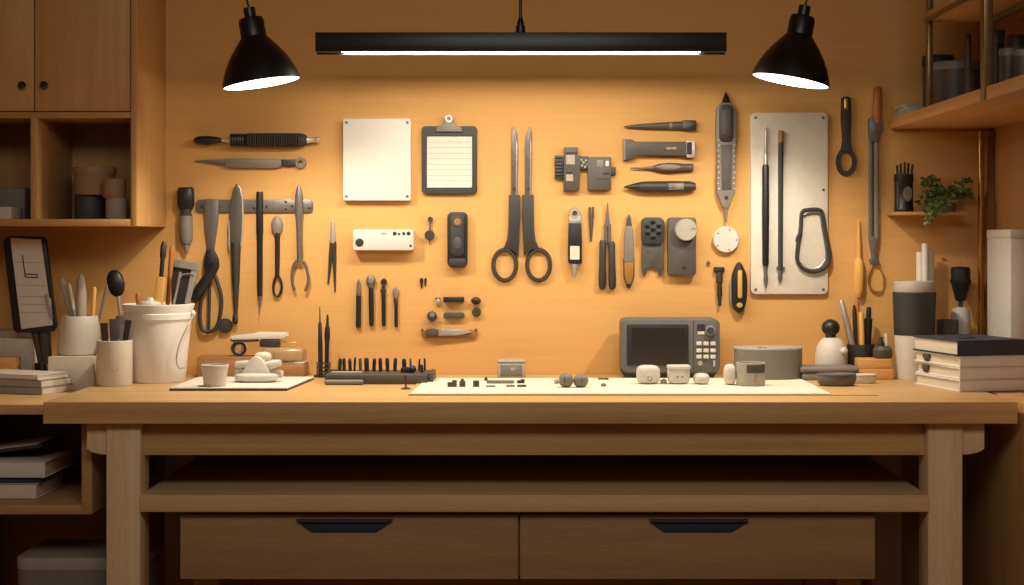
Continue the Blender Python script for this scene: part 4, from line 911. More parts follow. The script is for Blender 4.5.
# ---- small parts on the mat
Yc = 3.70
t = T('earbud_case', 'small grey cube-like case with engraved front at the back of the white mat', 'case', (at(511, 0, Yc).x, Yc, ZT))
x0, x1 = at(497, 0, Yc).x, at(525.6, 0, Yc).x; zt_ = at(0, 360.5, Yc).z
t.p('body', B().bx(x0, x1, 3.714, 3.765, ZT, zt_-.008, .004, 3), 'lgrey')
t.p('lid', B().bx(x0, x1, 3.714, 3.765, zt_-.0076, zt_, .004, 3), 'lgrey')
t.p('front_inset', B().bx(x0+.008, x1-.008, 3.7128, 3.716, ZT+.008, zt_-.011, .001), 'grey')
t.p('latch', B().bx((x0+x1)/2-.001, (x0+x1)/2+.008, 3.7112, 3.713, zt_-.026, zt_-.018, .0006).sph(((x0+x1)/2+.012, 3.7125, zt_-.020), (.002, .002, .002), 8, 6), 'lgrey')
def chip(name, lab, cat, x0, x1, yt, yb, m, kind='box', group='small loose parts on the white mat'):
    Y = tabY(yb, ZM)+.006; a, b2 = at(x0, 0, Y).x, at(x1, 0, Y).x; zt2 = max(at(0, yt, Y).z, ZM+.0025)
    bb = B().bx(a, b2, Y-.006, Y+.008, ZM, zt2, .0014)
    if kind == 'nub': bb = B().bx(a, b2, Y-.006, Y+.008, ZM, ZM+(zt2-ZM)*.7, .0014).lathe(((a+b2)/2, Y, ZM+(zt2-ZM)*.7-.0005), [((b2-a)*.3, 0), ((b2-a)*.25, (zt2-ZM)*.3)], 12)
    if kind == 'half': bb = B().bx(a, b2, Y-.006, Y+.008, ZM, ZM+(zt2-ZM)*.7, .0014).bx(a+(b2-a)*.5, b2, Y-.004, Y+.006, ZM+(zt2-ZM)*.7-.0003, zt2, .001)
    if kind == 'cone': bb = B().lathe(((a+b2)/2, Y, ZM), [((b2-a)*.5, 0), ((b2-a)*.45, .003), ((b2-a)*.18, zt2-ZM)], 12)
    return solo(name, lab, cat, bb, m, ((a+b2)/2, Y, ZM), group)
chip('plastic_clip', 'stepped dark grey clip, leftmost loose part on the white mat', 'clip', 447.5, 456.8, 380.2, 387, 'char2', 'half')
chip('plastic_plug', 'grey plug with round nub beside the leftmost dark clip on the mat', 'plug', 459.4, 465.4, 378.4, 387, 'char2', 'nub')
chip('plastic_cube', 'dark grey cube on the mat between the grey plug and the flat strips', 'cube', 473, 479.2, 380.6, 387, 'char2')
chip('rubber_cone', 'tiny black cone at the left of the grey case front', 'cone', 484, 488, 377, 380.8, 'black', 'cone')
chip('metal_bar', 'long flat grey bar lying in front of the grey case', 'bar', 486.4, 514, 380.4, 383.6, 'grey')
chip('flat_strip', 'short flat strip at the front left of the long grey bar', 'strip', 486, 495.4, 385.4, 387, 'grey')
chip('flat_strip', 'short flat strip at the front right of the long grey bar', 'strip', 506.2, 514.8, 385, 387, 'grey')
chip('flat_strip', 'short dark strip at the right end of the row before the grey case', 'strip', 517.2, 526.4, 384.8, 387, 'char2')
chip('hinged_clip', 'tiny dark hinge piece at the front right corner of the grey case', 'hinge', 517, 524.6, 379.2, 383.4, 'char', 'half')
def earbud(lab, px, rx, ry, yb, stem):
    Y = tabY(yb, ZM)+.018; c = V((at(px, 0, Y).x, Y, ZM+ry)); t = T('earbud', lab, 'earbud', (c.x, Y, ZM), 'pair of grey earbuds')
    t.p('body', B().sph(c, (rx, .015, ry), 22, 12, 2.3), 'grey')
    t.p('ear_tip', B().rod(c+V((stem*rx*.6, -.004, 0)), c+V((stem*(rx+.010), -.002, -.004)), [(0, .006), (.5, .0048), (.6, .0065), (1, .004)]), 'lgrey')
    t.p('seam', B().tube([c+V((rx*.30*stem+rx*.06, 0, 0))+V((0, .0148*math.cos(a_), (ry+.0003)*.955*math.sin(a_))) for a_ in [2*PI*k/24 for k in range(24)]], .0009, True, 6), 'char2')
earbud('rounded grey earbud with tip pointing left on the white mat', 566, .0162, .0155, 388, -1)
earbud('oval grey earbud with tip toward its twin on the white mat', 580.8, .0170, .0145, 388, 0.2)
chip('small_screw', 'tiny grey screw piece right of the earbuds on the mat', 'screw', 601, 606.4, 383, 386.6, 'grey', 'nub')
chip('wire_clip', 'tiny thin wire clip behind the small screw piece on the mat', 'clip', 598, 608.6, 378, 379.8, 'char2')

# ---- monitor device
Ym = 3.715
t = T('desk_device', 'dark grey microwave-like device with screen and keypad on the bench', 'device', (at(670, 0, Ym).x, Ym+.05, ZT))
U = lambda b, o, y0, y1, bev=.001: b.ypoly(o, Ym, y0, y1, bev)
t.p('body', U(B(), rr(621.6, 720, 319, 373.4, 6), Ym+.095, Ym, .004), 'slate')
x0, x1 = at(621, 0, Ym).x, at(718, 0, Ym).x
zf = at(0, 372, Ym).z
t.p('foot', B().prism([V(p) for p in ((x0+.012, Ym+.006, ZT), (x1-.012, Ym+.006, ZT), (x1-.012, Ym+.09, ZT), (x0+.012, Ym+.09, ZT))],
    [V(p) for p in ((x0+.002, Ym+.003, zf), (x1-.002, Ym+.003, zf), (x1-.002, Ym+.093, zf), (x0+.002, Ym+.093, zf))]), 'char')
bz = t.p('screen_bezel', U(B(), rr(627, 688.4, 324.4, 365.6, 1.5), Ym, Ym-.0025), 'black')
t.p('screen', U(B(), rr(632, 685, 328, 362.6, .6), Ym-.0025, Ym-.0030, 0), 'screen', bz)
t.p('panel_seam', U(B(), [(693.2, 321), (693.9, 321), (693.9, 371), (693.2, 371)], Ym, Ym-.0006, 0), 'char')
t.p('display', U(B(), rr(697.2, 705, 324.2, 330.6, .4), Ym, Ym-.0015, 0), 'ink')
d = t.p('dial', B().lathe(at(710.4, 330.6, Ym), [(5.3*Ym/F, 0), (5.3*Ym/F, .004), (4.4*Ym/F, .005), (4.2*Ym/F, .011), (3.4*Ym/F, .012)], 26, V((0, -1, 0))), 'grey')
t.p('dial_face', B().lathe(at(710.4, 330.6, Ym-.012), [(3.5*Ym/F, 0), (3.4*Ym/F, .0008)], 22, V((0, -1, 0))), 'navy', d)
t.p('label_strip', U(B(), rr(697.6, 704.4, 331.4, 334.4, .3), Ym, Ym-.001, 0), 'cream')
for y in (343.4, 350.4, 356.6):
    for x in (699, 706, 713): t.p('key', U(B(), rr(x-2.6, x+2.6, y-1.9, y+1.9, .8), Ym, Ym-.004, .0008), 'cream')
t.p('round_key', B().lathe(at(700, 363, Ym), [(2.5*Ym/F, 0), (2.3*Ym/F, .004)], 16, V((0, -1, 0))), 'lgrey')
t.p('slot_key', U(B(), rr(713, 715.4, 360.4, 366.6, .8), Ym, Ym-.003, .0006), 'lgrey')
# white rounded pods
def pod(lab, pl, pr_, top, yb, kind):
    Y = tabY(yb, ZM)+.020; a, b2 = at(pl, 0, Y).x, at(pr_, 0, Y).x; h = at(0, top, Y).z-ZM
    t = T('pod', lab, 'pod', ((a+b2)/2, Y, ZM), 'white pods in front of the device'); c = V(((a+b2)/2, Y, ZM+h/2))
    t.p('shell', B().sph(c, ((b2-a)/2, .020, h/2), 30, 14, 3.6 if kind else 2.8), 'white')
    if kind == 1:
        q = c+V((.002, -.0185, -h*.17))
        t.p('ring', B().lathe(q, [(.0098, 0), (.0098, .003), (.0068, .0035), (.0068, 0)], 22, V((0, -1, 0)), close=True), 'cream')
        t.p('lens', B().sph(q+V((0, -.001, 0)), (.0045, .003, .0045), 12, 8), 'white')
    if kind == 2:
        for dx in (-.004, .007): t.p('dot', B().sph(c+V((dx, -.0192, -h*.08)), (.0028, .0015, .0028), 10, 6), 'grey')
        t.p('lid', B().box(c+V((0, -.001, h*.40)), (b2-a+.001, .040, h*.2), .003, seg=3), 'white')
pod('white rounded pod with ring lens on its front, left in front of the device', 636.4, 660, 365, 384.6, 1)
pod('white boxy pod with two grey dots on its front, before the device keypad', 667.4, 689.6, 365, 384.6, 2)
pod('smallest plain white pod, right of the boxy dotted pod', 693.4, 709.4, 373, 384.8, 0)
chip('cable_link', 'small grey link lying between the two larger white pods', 'link', 660.6, 666.8, 378.6, 383.6, 'lgrey', 'nub')
# oval tub and cup
Yo = 3.695; ro = 34.2*Yo/F; ct = at(768, 0, Yo); zo = at(0, 346.6, Yo-.0).z
t = T('round_canister', 'large oval grey lidded canister at the back right of the mat', 'canister', (ct.x, Yo, ZT))
el = .66
t.p('body', B().lathe((ct.x, Yo, ZT+.0025), [(0, 0), (ro*.96, 0), (ro*.98, .003), (ro, zo-ZT-.008), (0, zo-ZT-.008)], 44, sy=el), 'grey')
t.p('lid', B().lathe((ct.x, Yo, zo-.0053), [(0, 0), (ro*1.005, 0), (ro*1.005, .0035), (ro*.985, .0053), (0, .0056)], 44, sy=el), 'lgrey')
t.p('lid_marks', B().bx(ct.x-.030, ct.x-.020, Yo-.046, Yo-.043, zo, zo+.0014).bx(ct.x-.017, ct.x-.011, Yo-.046, Yo-.043, zo, zo+.0014), 'char')
ox, oy, orr = rim(736, 765.4, 386.6, ZM)
t = T('grey_cup', 'short grey cup with dark window and narrow amber slot, before the oval canister', 'cup', (ox, oy, ZM))
ho = at(0, 362.4, oy).z-ZM
t.p('body', B().lathe((ox, oy, ZM), hollow(orr, ho, .004, .97), 40), 'lgrey')
def arcpatch(a0, a1, z0, z1, dr=.0012, n=10):
    b = B(); p0 = []; p1 = []
    for k in range(n+1):
        a = a0+(a1-a0)*k/n; p0.append((math.cos(a), math.sin(a)))
    vs = []; fs = []
    for (c_, s_) in p0:
        for r_, z_ in ((orr*.975, z0), (orr+dr, z0), (orr+dr, z1), (orr*.975, z1)): vs.append(V((ox+c_*r_, oy+s_*r_, ZM+z_)))
    for k in range(n):
        for j in range(4): fs.append((k*4+j, k*4+(j+1) % 4, k*4+4+(j+1) % 4, k*4+4+j))
    fs += [(0, 1, 2, 3), (n*4+3, n*4+2, n*4+1, n*4)]
    return b.add(vs, fs)
t.p('window', arcpatch(-PI*.63, -PI*.17, ho*.58, ho*.92), 'char2')
t.p('slot', arcpatch(-PI*.46, -PI*.40, ho*.16, ho*.54, .0016, 4), 'tan')
c = at(731, 0, oy+.02)
solo('rounded_pod', 'cream rounded cap tucked against the left side of the short grey cup', 'cap', B().sph((ox-orr-.0128, oy+.010, ZM+.0236), (.0142, .016, .0236), 20, 12, 2.8), 'cream', (ox-orr-.0128, oy+.01, ZM))

# ---- right zone of the bench
t = T('flat_case', 'flat grey zip case of two stacked halves, before the ball-topped bottle', 'case', (at(832, 0, 3.69).x, 3.69, ZT))
x0, x1 = at(799, 0, 3.68).x, at(866, 0, 3.68).x
t.p('lower_half', B().bx(x0+.004, x1, 3.657, 3.735, ZT, ZT+.018, .006, 3), 'grey')
t.p('upper_half', B().bx(x0, x1-.02, 3.660, 3.738, ZT+.0185, ZT+.0335, .006, 3), 'grey')
t.p('zip', B().bx(x0+.006, x1-.021, 3.6575, 3.74, ZT+.0172, ZT+.0192, .0008), 'char2')
def dish(lab, m, pl, pr_, yb, h, ey):
    Yf = tabY(yb, ZT); rx = (pr_-pl)/2*Yf/F; Y = Yf+rx*ey*.8; c = at((pl+pr_)/2, 0, Y)
    t = T('dish', lab, 'dish', (c.x, Y, ZT))
    t.p('body', B().lathe((c.x, Y, ZT), [(0, 0), (rx*.75, 0), (rx*.92, h*.25), (rx, h*.6), (rx*.97, h*.9), (rx*.9, h), (rx*.80, h*.92), (rx*.5, h*.7), (0, h*.65)], 36, sy=ey), m)
    t.p('lip', B().tube([V((c.x+rx*.955*math.cos(a), Y+rx*.955*ey*math.sin(a), ZT+h*.93)) for a in [2*PI*k/36 for k in range(36)]], .0022, True, 6), m)
dish('dark slate oval dish on the bench just beyond the mat', 'slate', 816.5, 856.5, 387.6, .030, .7)
dish('small pale oval dish right behind the dark slate dish', 'cream', 847, 877, 383.8, .021, .5)
bx_, by_, br_ = at(831.5, 0, 3.785).x, 3.785, .0395
zt_ = at(0, 337.5, by_).z
t = T('ball_bottle', 'round cream bottle with black ball stopper, right end of the wall tools', 'bottle', (bx_, by_, ZT))
hB = zt_-ZT
t.p('body', B().lathe((bx_, by_, ZT), [(0, 0), (br_*.93, 0), (br_, .006), (br_, hB*.55), (br_*.9, hB*.78), (br_*.62, hB*.95), (br_*.42, hB), (0, hB)], 36), 'cream')
t.p('neck', B().lathe((bx_-.002, by_, zt_-.0005), [(.013, 0), (.013, .006), (.010, .010), (0, .010)], 20), 'black')
t.p('stopper', B().sph((bx_-.002, by_, at(0, 327.6, by_).z), (.0222, .0222, .0205), 24, 14), 'black')
t.p('spout', B().sph((bx_+.024, by_-.033, at(0, 350, by_).z), (.0095, .008, .0095), 14, 10), 'cream')
# pen cup
Pc = V((at(861, 0, 3.795).x, 3.795, ZT)); rp_ = .034; hp_ = at(0, 344, 3.795).z-ZT
t = T('pen_cup', 'dark grey pen cup holding a silver pen and brushes on the bench right', 'cup', Pc)
t.p('body', B().lathe(Pc, hollow(rp_, hp_, .003, .92), 32), 'char')
GC = 'pens and brushes in the dark pen cup'
def incup(name, lab, cat, p, dy, dx, w, m, prof, flat=1.0):
    Y = 3.795+dy; a = at(p[0], p[1], Y); b_ = V((Pc.x+dx, Y, ZT+.0065)); w *= Y/F
    solo(name, lab, cat, B().rod(a, b_, [(q, r*w) for q, r in prof], flat=flat), m, b_, GC)
incup('pen', 'silver pen leaning left out of the dark pen cup', 'pen', (841, 300), -.008, -.006, 3.2, 'steel', [(0, .4), (.03, .9), (.3, 1), (1, .8)])
incup('dark_stick', 'curved dark stick behind the silver pen in the dark pen cup', 'stick', (854, 305), .008, -.010, 2.0, 'char', [(0, .5), (.1, 1), (1, .8)])
incup('wooden_stick', 'light wooden stick in the middle of the dark pen cup', 'stick', (861, 312), -.016, .002, 2.6, 'handlewood', [(0, .8), (.02, 1), (1, 1)])
incup('marker', 'black marker with grey tip at the right of the dark pen cup', 'marker', (869, 307), .002, .012, 4.2, 'black', [(0, .5), (.04, .62), (.16, .62), (.18, 1), (.5, .95), (1, .8)])
incup('wooden_stick', 'short reddish stick with a dark eye in the dark pen cup', 'stick', (857, 301), .014, .003, 2.4, 'redwood', [(0, .6), (.02, 1), (1, .9)])
# wood box with jar
hx0, hx1 = at(858.8, 0, 3.70).x, at(893.5, 0, 3.70).x
z1_, z2_ = at(0, 359, 3.70).z, at(0, 369, 3.70).z
t = T('wooden_box', 'small stepped amber wooden box at the foot of the dark tumbler', 'box', ((hx0+hx1)/2, 3.725, ZT))
t.p('lower_tier', B().bx(hx0, hx1, 3.697, 3.757, ZT, z2_, .002), 'tanwood')
t.p('upper_tier', B().bx(hx0+.001, hx1-.004, 3.700, 3.755, z2_+.0003, z1_, .002), 'tanwood')
jc = V((at(882.5, 0, 3.727).x, 3.727, z1_+.0005)); jr = 9.6*3.727/F; jh = at(0, 346, 3.727).z-jc.z
t = T('ink_jar', 'small grey jar with black cap and white nozzle on the amber box', 'jar', jc)
t.p('body', B().lathe(jc, [(0, 0), (jr*.9, 0), (jr, .003), (jr, jh*.7), (jr*.7, jh), (0, jh)], 24), 'char2')
t.p('cap', B().lathe(jc+V((-.004, 0, jh-.0003)), [(.009, 0), (.009, .006), (.006, .012), (.0045, .022), (0, .022)], 16), 'black')
t.p('nozzle', B().rod(jc+V((.009, .004, jh*.75)), jc+V((.010, .004, jh+.030)), [(0, .004), (.5, .0045), (.55, .0035), (1, .0045)]), 'white')
# tumbler
ux_, uy_, ur_ = at(914.3, 0, 3.715).x, 3.715, 21.4*3.715/F
hT = at(0, 281, uy_).z-ZT; zz = lambda py: at(0, py, uy_).z-ZT
t = T('tumbler', 'large travel tumbler with cream base, dark sleeve and taupe lid', 'tumbler', (ux_, uy_, ZT))
t.p('body', B().lathe((ux_, uy_, ZT), [(0, 0), (ur_*.80, 0), (ur_*.83, .004), (ur_*.92, zz(335)), (0, zz(335))], 40), 'cream')
t.p('sleeve', B().lathe((ux_, uy_, ZT), [(0, zz(335)+.0003), (ur_*.93, zz(335)+.0003), (ur_*1.0, zz(293)), (ur_*1.0, zz(292)), (0, zz(292))], 40), 'char')
t.p('lid', B().lathe((ux_, uy_, ZT), [(0, zz(292)+.0003), (ur_*.93, zz(292)+.0003), (ur_*.95, zz(290)), (ur_*.93, zz(282)), (ur_*.90, zz(281)), (ur_*.84, zz(281)), (ur_*.82, zz(283)), (0, zz(283))], 40), 'taupe')
for k, (x, top, r, lab) in enumerate(((920, 252, 3.8, 'shorter white tube at the left behind the tumbler lid'), (925, 243.5, 3.3, 'tallest white tube in the middle behind the tumbler lid'), (930.4, 251, 3.5, 'white tube at the right behind the tumbler lid'))):
    Yt = 3.806 if k != 1 else 3.788; c = V((at(x, 0, Yt).x, Yt, ZT)); r *= Yt/F; h = at(0, top, Yt).z-ZT
    solo('candle_tube', lab, 'tube', B().lathe(c, [(0, 0), (r, 0), (r, h-.004), (r*.8, h), (0, h)], 18), 'cream', c, 'white tubes behind the tumbler')
# ribbed spool and cone tool
c = V((at(947.5, 0, 3.74).x, 3.74, ZT)); r = 10.8*3.74/F; h = at(0, 319.5, 3.74).z-ZT; pf = [(0, 0)]
for k in range(22):
    z = h*k/22; pf += [(r, z+.0002), (r, z+h/22*.7), (r*.93, z+h/22*.72), (r*.93, z+h/22*.98)]
solo('ribbed_spool', 'grey ribbed round stack behind the navy book', 'spool', B().lathe(c, pf+[(0, h)], 28), 'char2', c)
c = V((at(960.5, 0, 3.785).x, 3.785, ZT)); k7 = 3.785/F; zq = lambda py: at(0, py, 3.785).z-ZT
t = T('cone_drill', 'black cone-shaped tool with pin tip on a white bottle base', 'tool', c)
t.p('base', B().lathe(c, [(0, 0), (10.8*k7, 0), (10.8*k7, zq(334)), (0, zq(334))], 28), 'black')
t.p('bottle', B().lathe(c, [(0, zq(334)+.0003), (9.4*k7, zq(334)+.0003), (9.6*k7, zq(315)), (8*k7, zq(309)), (4*k7, zq(307)), (0, zq(307))], 28), 'white')
t.p('neck', B().lathe(c, [(2.2*k7, zq(308)), (2.2*k7, zq(300))], 14), 'char')
t.p('cone', B().lathe(c, [(4.2*k7, zq(301)), (5.4*k7, zq(299)), (9.2*k7, zq(284)), (10.4*k7, zq(282)), (10.4*k7, zq(279.5)), (9.4*k7, zq(279)), (9.6*k7, zq(268.5)), (7.6*k7, zq(267)), (0, zq(266.5))], 28), 'black')
t.p('pin', B().rod(c+V((0, 0, zq(268))), c+V((0, 0, zq(260))), [(0, .0022), (1, .0008)]), 'brass')
# book stack
th = .25
def bookr(z, h, m, lab, pm, dx=0, w=.166, d=.20, rz=th, y0=0):
    c0 = V((.949+dx, 3.395+y0, 0)); R = Matrix.Rotation(rz, 3, 'Z'); c = c0+R @ V((w/2, d/2, 0))
    t = T('book', lab, 'book', (c.x, c.y, z), 'books stacked at the right end')
    cv = .0035
    t.p('page_block', B().box((c.x, c.y, z+h/2), (w-.008, d-.010, h-2*cv+.0004), 0, rz), pm)
    b = B().box((c.x, c.y, z+cv/2), (w, d, cv), .0008, rz).box((c.x, c.y, z+h-cv/2), (w, d, cv), .0008, rz)
    q = R @ V((0, -d/2+.002, 0)); b.box((c.x+q.x, c.y+q.y, z+h/2), (w, .004, h), .0012, rz)
    t.p('cover', b, m); return t, R, c, w, d
z = ZT
tabs = []
for k, (h, dx, rz_, lab) in enumerate(((.0262, 0, th, 'white-covered book at the bottom of the stack under the navy book'), (.0262, .0005, th-.01, 'white-covered book with dark tab, in the middle of the stack under the navy book'), (.0250, .001, th+.015, 'white-covered book with dark clip, directly under the navy book'))):
    t, R, c, w, d = bookr(z, h, 'spine', lab, 'pages', dx, rz=rz_)
    if k:
        y_ = .045 if k == 2 else .055
        q = R @ V((-w/2+.0005, y_, 0))
        t.p('tab', B().box((c.x+q.x, c.y+q.y, z+h*.62), (.006, .028, h*.42), .002, rz_).box((c.x+q.x, c.y+q.y, z+h*.4), (.006, .016, h*.4), .002, rz_), 'char2')
    z += h+.0003
t, R, c, w, d = bookr(z, .034, 'navy', 'navy clothbound book on top of the stack at the right end', 'pages', -.004, w=.168, d=.202)
zn = z+.034
t.p('bookmark', B().box((c.x-.012, c.y-.02, zn+.0009), (.034, .030, .0016), .0004, th), 'char')
# white leaning panel on right cabinet
t = T('upright_box', 'tall white box standing by the right wall behind the book stack', 'box', (1.124, 3.59, .798))
zt_ = at(0, 229.5, 3.6).z
t.p('body', B().bx(1.104, 1.147, 3.535, 3.715, .7985, zt_-.02, .0015), 'white')
t.p('lid', B().bx(1.103, 1.1475, 3.534, 3.716, zt_-.0198, zt_, .0015), 'white')

# ================================================================== small plant shelf
zs = E-(212.5-HY)*S
t = T('wall_shelf', 'small thin wooden shelf carrying the black canister and the plant', 'shelf', (1.0, 3.79, zs))
xs0, xs1 = at(890.5, 0, 3.80).x, at(967, 0, 3.735).x
t.p('board', B().bx(xs0, xs1, 3.735, YW-.0005, zs-.008, zs, .0015), 'cabx')
c = V((at(903.8, 0, 3.787).x, 3.787, zs+.0003)); rc_ = 9.6*3.787/F; hc_ = at(0, 174.5, 3.787).z-zs
t = T('black_canister', 'black canister with oval grey label and sticks on the small wall shelf', 'canister', c)
t.p('body', B().lathe(c, [(0, 0), (rc_*.96, 0), (rc_, .002), (rc_, .010), (rc_*.95, .012), (rc_*.95, hc_*.78), (rc_, hc_*.80), (rc_, hc_), (rc_*.86, hc_), (rc_*.84, .006), (0, .006)], 32), 'black')
t.p('label', B().lathe(c+V((.004, -rc_*.82, hc_*.48)), [(.0001, 0), (.0105, 0), (.0105, .0045), (0, .005)], 24, V((.18, -1, 0)), sx=1.0, sy=1.7), 'grey')
t.p('side_rib', B().rod(c+V((-rc_*.75, -rc_*.62, .012)), c+V((-rc_*.75, -rc_*.62, hc_*.78)), [(0, .003), (1, .003)]), 'char2')
for k, (x, y, lab) in enumerate(((897, 165, 'dark stick splayed farthest left in the black canister'), (900.6, 163.5, 'dark stick second from the left in the black canister'), (904.8, 162, 'dark stick standing upright in the middle of the black canister'), (908.6, 163, 'dark stick leaning right in the black canister'), (912.6, 164.5, 'dark stick splayed farthest right in the black canister'))):
    b0 = c+V(((k-2)*.005, .004*(k % 2)-.002, .0075)); a = at(x, y, 3.787+.006*(k % 2))
    solo('incense_stick', lab, 'stick', B().rod(b0, a, [(0, .0022), (1, .0030)], sq=4, n=8), 'char', b0, 'sticks in the black canister')
# plant
pc = V((at(948, 0, 3.785).x, 3.785, zs+.0003)); rpp = .0215; hpp = .034
t = T('potted_plant', 'small bushy green trailing plant in a grey pot on the wall shelf', 'plant', pc)
t.p('pot', B().lathe(pc, hollow(rpp, hpp, .003, .8), 24), 'stone')
t.p('soil', B().lathe(pc+V((0, 0, .004)), [(0, 0), (rpp*.78, 0), (rpp*.86, hpp-.010), (0, hpp-.010)], 20), 'brownwood')
rnd = random.Random(5); lf1, lf2, stm = B(), B(), B()
def leaf(b, p, d, L, W):
    d = d.normalized(); sd = d.cross(V((rnd.uniform(-.6, .6), -1, rnd.uniform(-.3, .8)))).normalized(); nn = d.cross(sd)
    p1 = p+d*L*.3+nn*L*.04; p2 = p+d*L*.65+nn*L*.03; p3 = p+d*L-nn*L*.08
    b.add([p, p1+sd*W*.8, p2+sd*W, p3, p2-sd*W, p1-sd*W*.8, p1-nn*W*.25, p2-nn*W*.25], [(0, 1, 6), (1, 2, 7, 6), (2, 3, 7), (3, 4, 7), (4, 5, 6, 7), (5, 0, 6)])
top = pc+V((0, 0, hpp*.8))
tg = []
for k in range(46):
    x, y = rnd.gauss(934, 8), rnd.gauss(194, 7)
    tg.append((x, y, rnd.uniform(3.735, 3.80)))
for k in range(16): tg.append((rnd.uniform(948, 972), rnd.uniform(184, 200), rnd.uniform(3.74, 3.82)))
for k in range(14): tg.append((rnd.uniform(925, 938), rnd.uniform(205, 223), rnd.uniform(3.712, 3.730)))
tg += [(968, 178, 3.80), (973, 196, 3.78), (971, 181, 3.79)]
for x, y, Yl in tg:
    e = at(min(max(x, 917), 974), max(y, 178), Yl)
    mid = (top+e)/2+V((0, -.004, .018))
    if e.z < zs+.012: mid = V(((top.x+e.x)/2, 3.722, zs+.035)); e.y = min(e.y, 3.728)
    pth = spline([top+V((rnd.uniform(-.01, .01), rnd.uniform(-.01, .01), 0)), mid, e], 4)
    stm.tube(pth, .0007, n=5)
    d = pth[-1]-pth[-2]
    for q in range(4):
        pp = pth[-1-q] if q < len(pth) else e
        if pp.z < zs+.004 and pp.y > 3.73: continue
        for g in range(2):
            dd = d.normalized()*.6+V((rnd.uniform(-1, 1), rnd.uniform(-.8, .2), rnd.uniform(-.7, .6)))
            leaf(lf2 if rnd.random() < .42 else lf1, pp, dd, rnd.uniform(.008, .014), rnd.uniform(.0028, .0046))
t.p('stems', stm, 'leaf2'); t.p('foliage', lf1, 'leaf'); t.p('young_foliage', lf2, 'leaf2')

# ================================================================== right upper shelf unit
XS = .900; zsb = E+(HY-129)*S; zst = zsb+.0255
t = T('shelf_unit', 'open wooden shelf unit with brass posts on the right wall', 'shelf unit', (1.02, 3.2, zsb))
t.p('lower_shelf', B().bx(XS, XR-.001, 2.66, YW-.001, zsb, zst, .001), 'shelfy')
zu = E+(HY-22)*3.5/F
t.p('upper_shelf', B().bx(XS+.002, XR-.001, 2.66, 3.50, zu, zu+.022, .001), 'shelfy')
t.p('end_panel', B().bx(XS+.016, XR-.001, 3.486, 3.50, zu+.0225, ZC-.35, .001), 'cab')
t.p('post', B().bx(XS+.001, XS+.013, 3.478, 3.496, zst+.0003, zu-.0003, .001).bx(XS+.001, XS+.013, 3.478, 3.496, zu+.0225, ZC-.35, .001), 'bronze')
t.p('post', B().bx(XS-.004, XS+.014, 3.035, 3.062, zst-.0255, ZC-.35, .002), 'bronze')
t.p('edge_rail', B().bx(XS-.001, XS+.0015, 3.064, 3.50, zu-.004, zu+.008, .0005), 'bronze')
t.p('back_rail', B().bx(1.02, 1.03, 3.064, 3.478, zu-.014, zu-.004), 'dsteel')
t.p('under_rail', B().bx(XS+.01, XR-.002, YW-.012, YW-.001, zsb-.006, zsb-.0003), 'brass')
qx = at(981, 0, 3.80).x
solo('support_pole', 'slim brass pole running from the shelf unit down to the bench', 'pole', B().lathe((qx, 3.80, .8005), [(.0075, 0), (.0075, zsb-.8005-.007)], 20), 'brass', (qx, 3.80, .80))
t2 = zst+.0003
def cyl(name, lab, cat, px, Y, rpx, top, m, lidm=None, prof=None, n=30, neck=None):
    c = V((at(px, 0, Y).x, Y, t2)); r = rpx*Y/F; h = at(0, top, Y).z-t2
    if not lidm: return solo(name, lab, cat, B().lathe(c, [(a*r, b*h) for a, b in (prof or DRUM)], n), m, c)
    t = T(name, lab, cat, c); hh = h*.82
    t.p('body', B().lathe(c, [(0, 0), (r*.94, 0), (r, .004), (r, hh), (0, hh)], n), m)
    t.p('lid', B().lathe(c+V((0, 0, hh+.0003)), [(0, 0), (r*1.04, 0), (r*1.04, h-hh-.003), (r*.98, h-hh), (0, h-hh)], n), lidm)
    return t
xq = lambda px, Y: at(px, 0, Y).x
for k, (lab, m, rz, w_) in enumerate((('thin pale board lying at the left end of the right upper shelf', 'taupe', .03, .052), ('thin grey board resting on the pale board at the shelf end', 'lgrey', -.05, .048), ('short top board of the little stack at the shelf end', 'taupe', .06, .036))):
    solo('wooden_board', lab, 'board', B().box((.904+w_/2+.002, 3.74+.01*k, t2+.0045+.0092*k), (w_, .12-.02*k, .009), .0015, rz), m, (.93, 3.75, t2+.0092*k), 'thin boards on the shelf end')
cyl('wide_canister', 'wide grey lidded canister behind the brass post on the right shelf', 'canister', 955, 3.62, 26, 63, 'char2', 'grey')
cyl('round_pot', 'dark grey pot half hidden behind the wide canister on the right shelf', 'pot', 938, 3.785, 15, 56, 'char2', 'char')
cyl('thin_bottle', 'thin necked grey bottle right of the wide canister', 'bottle', 968, 3.475, 7.5, 34, 'char2', None, [(0, 0), (1, 0), (1, .40), (.5, .5), (.42, .55), (.42, .97), (.36, 1), (0, 1)])
cyl('dark_bottle', 'tall dark bottle just right of the thick brass post', 'bottle', 996, 3.37, 8.5, 31, 'char', 'char2')
cyl('spice_jar', 'small grey lidded jar at the front of the right shelf', 'jar', 1008, 3.13, 8.5, 49, 'char2', 'grey')
cyl('spice_jar', 'small grey lidded jar cut by the right frame edge', 'jar', 1023, 3.02, 8.5, 50, 'char2', 'grey')
cyl('dark_bottle', 'dark grey canister behind the spice jars at the right frame edge', 'canister', 1017, 3.27, 12, 36, 'char2', 'char')

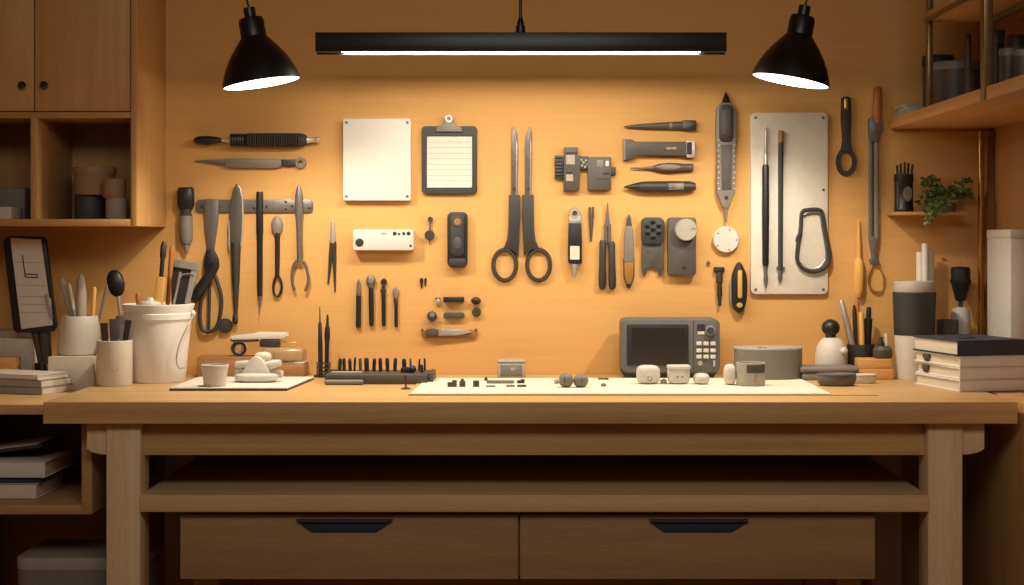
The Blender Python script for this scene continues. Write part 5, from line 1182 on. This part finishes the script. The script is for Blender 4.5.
# ---- settle every hanging thing against what carries it
RAIL = {'scissors', 'flat_file', 'scriber', 'divider_tongs'}
for o in list(COL.objects):
    if o.parent or 'label' not in o or not (YW-.0125 < o.location.y < YW+.001): continue
    ms = [o]+[c for c in o.children_recursive]
    far = max(v.co.y for c in ms if c.type == 'MESH' for v in c.data.vertices)+o.location.y
    plane = YW-.0066 if o.name in RAIL else (YW-.0118 if o.location.y < YW-.01 else YW+.0006)
    if far < plane: o.location.y += plane-far
    near = min(v.co.y for c in ms if c.type == 'MESH' for v in c.data.vertices)+o.location.y
    kk = 1-.45*(1-near/YW)                       # the outlines were measured on the wall; their faces stand a little nearer
    o.location.x *= kk; o.location.z = E+(o.location.z-E)*kk
# ================================================================== light
def area(name, loc, rot, sx, sy, power, col, spread=PI):
    l = bpy.data.lights.new(name, 'AREA'); l.shape = 'RECTANGLE'; l.size = sx; l.size_y = sy; l.energy = power; l.color = col; l.spread = spread
    o = bpy.data.objects.new(name, l); COL.objects.link(o); o.location = loc; o.rotation_euler = rot; return o
WARM = (1.0, .89, .74)
area('bar_light', ((sx0+sx1)/2, 3.45, zb0-.0020), (math.radians(14), 0, 0), sx1-sx0, .006, 6.0, WARM)
for c0, ax, k in (la, lb_):
    l = bpy.data.lights.new('pendant_light', 'SPOT'); l.energy = 16; l.color = WARM; l.spot_size = math.radians(152); l.spot_blend = .5; l.shadow_soft_size = .02
    o = bpy.data.objects.new('pendant_light', l); COL.objects.link(o); o.location = c0+ax*(80*k)
    o.rotation_euler = (-ax).to_track_quat('Z', 'Y').to_euler()
area('fill_light', (0, .9, 2.2), (math.radians(50), 0, 0), 1.6, .8, 27, (1.0, .95, .86))  # unseen fill, added to brighten the bench fronts and drawers
w = bpy.data.worlds.new('World'); scene.world = w; w.use_nodes = True
bg = w.node_tree.nodes['Background']; bg.inputs[0].default_value = (1.0, .86, .70, 1); bg.inputs[1].default_value = .05

# ================================================================== camera
cd = bpy.data.cameras.new('Camera'); cam = bpy.data.objects.new('Camera', cd); COL.objects.link(cam)
cam.location = (0, 0, E); cam.rotation_euler = (PI/2, 0, 0)
cd.sensor_width = 36; cd.lens = F/1024*36; cd.clip_start = .05
cd.shift_x = -(CX-512)/1024; cd.shift_y = -(292.5-HY)/1024
scene.camera = cam
scene.view_settings.view_transform = 'Standard'
scene.view_settings.look = 'None'
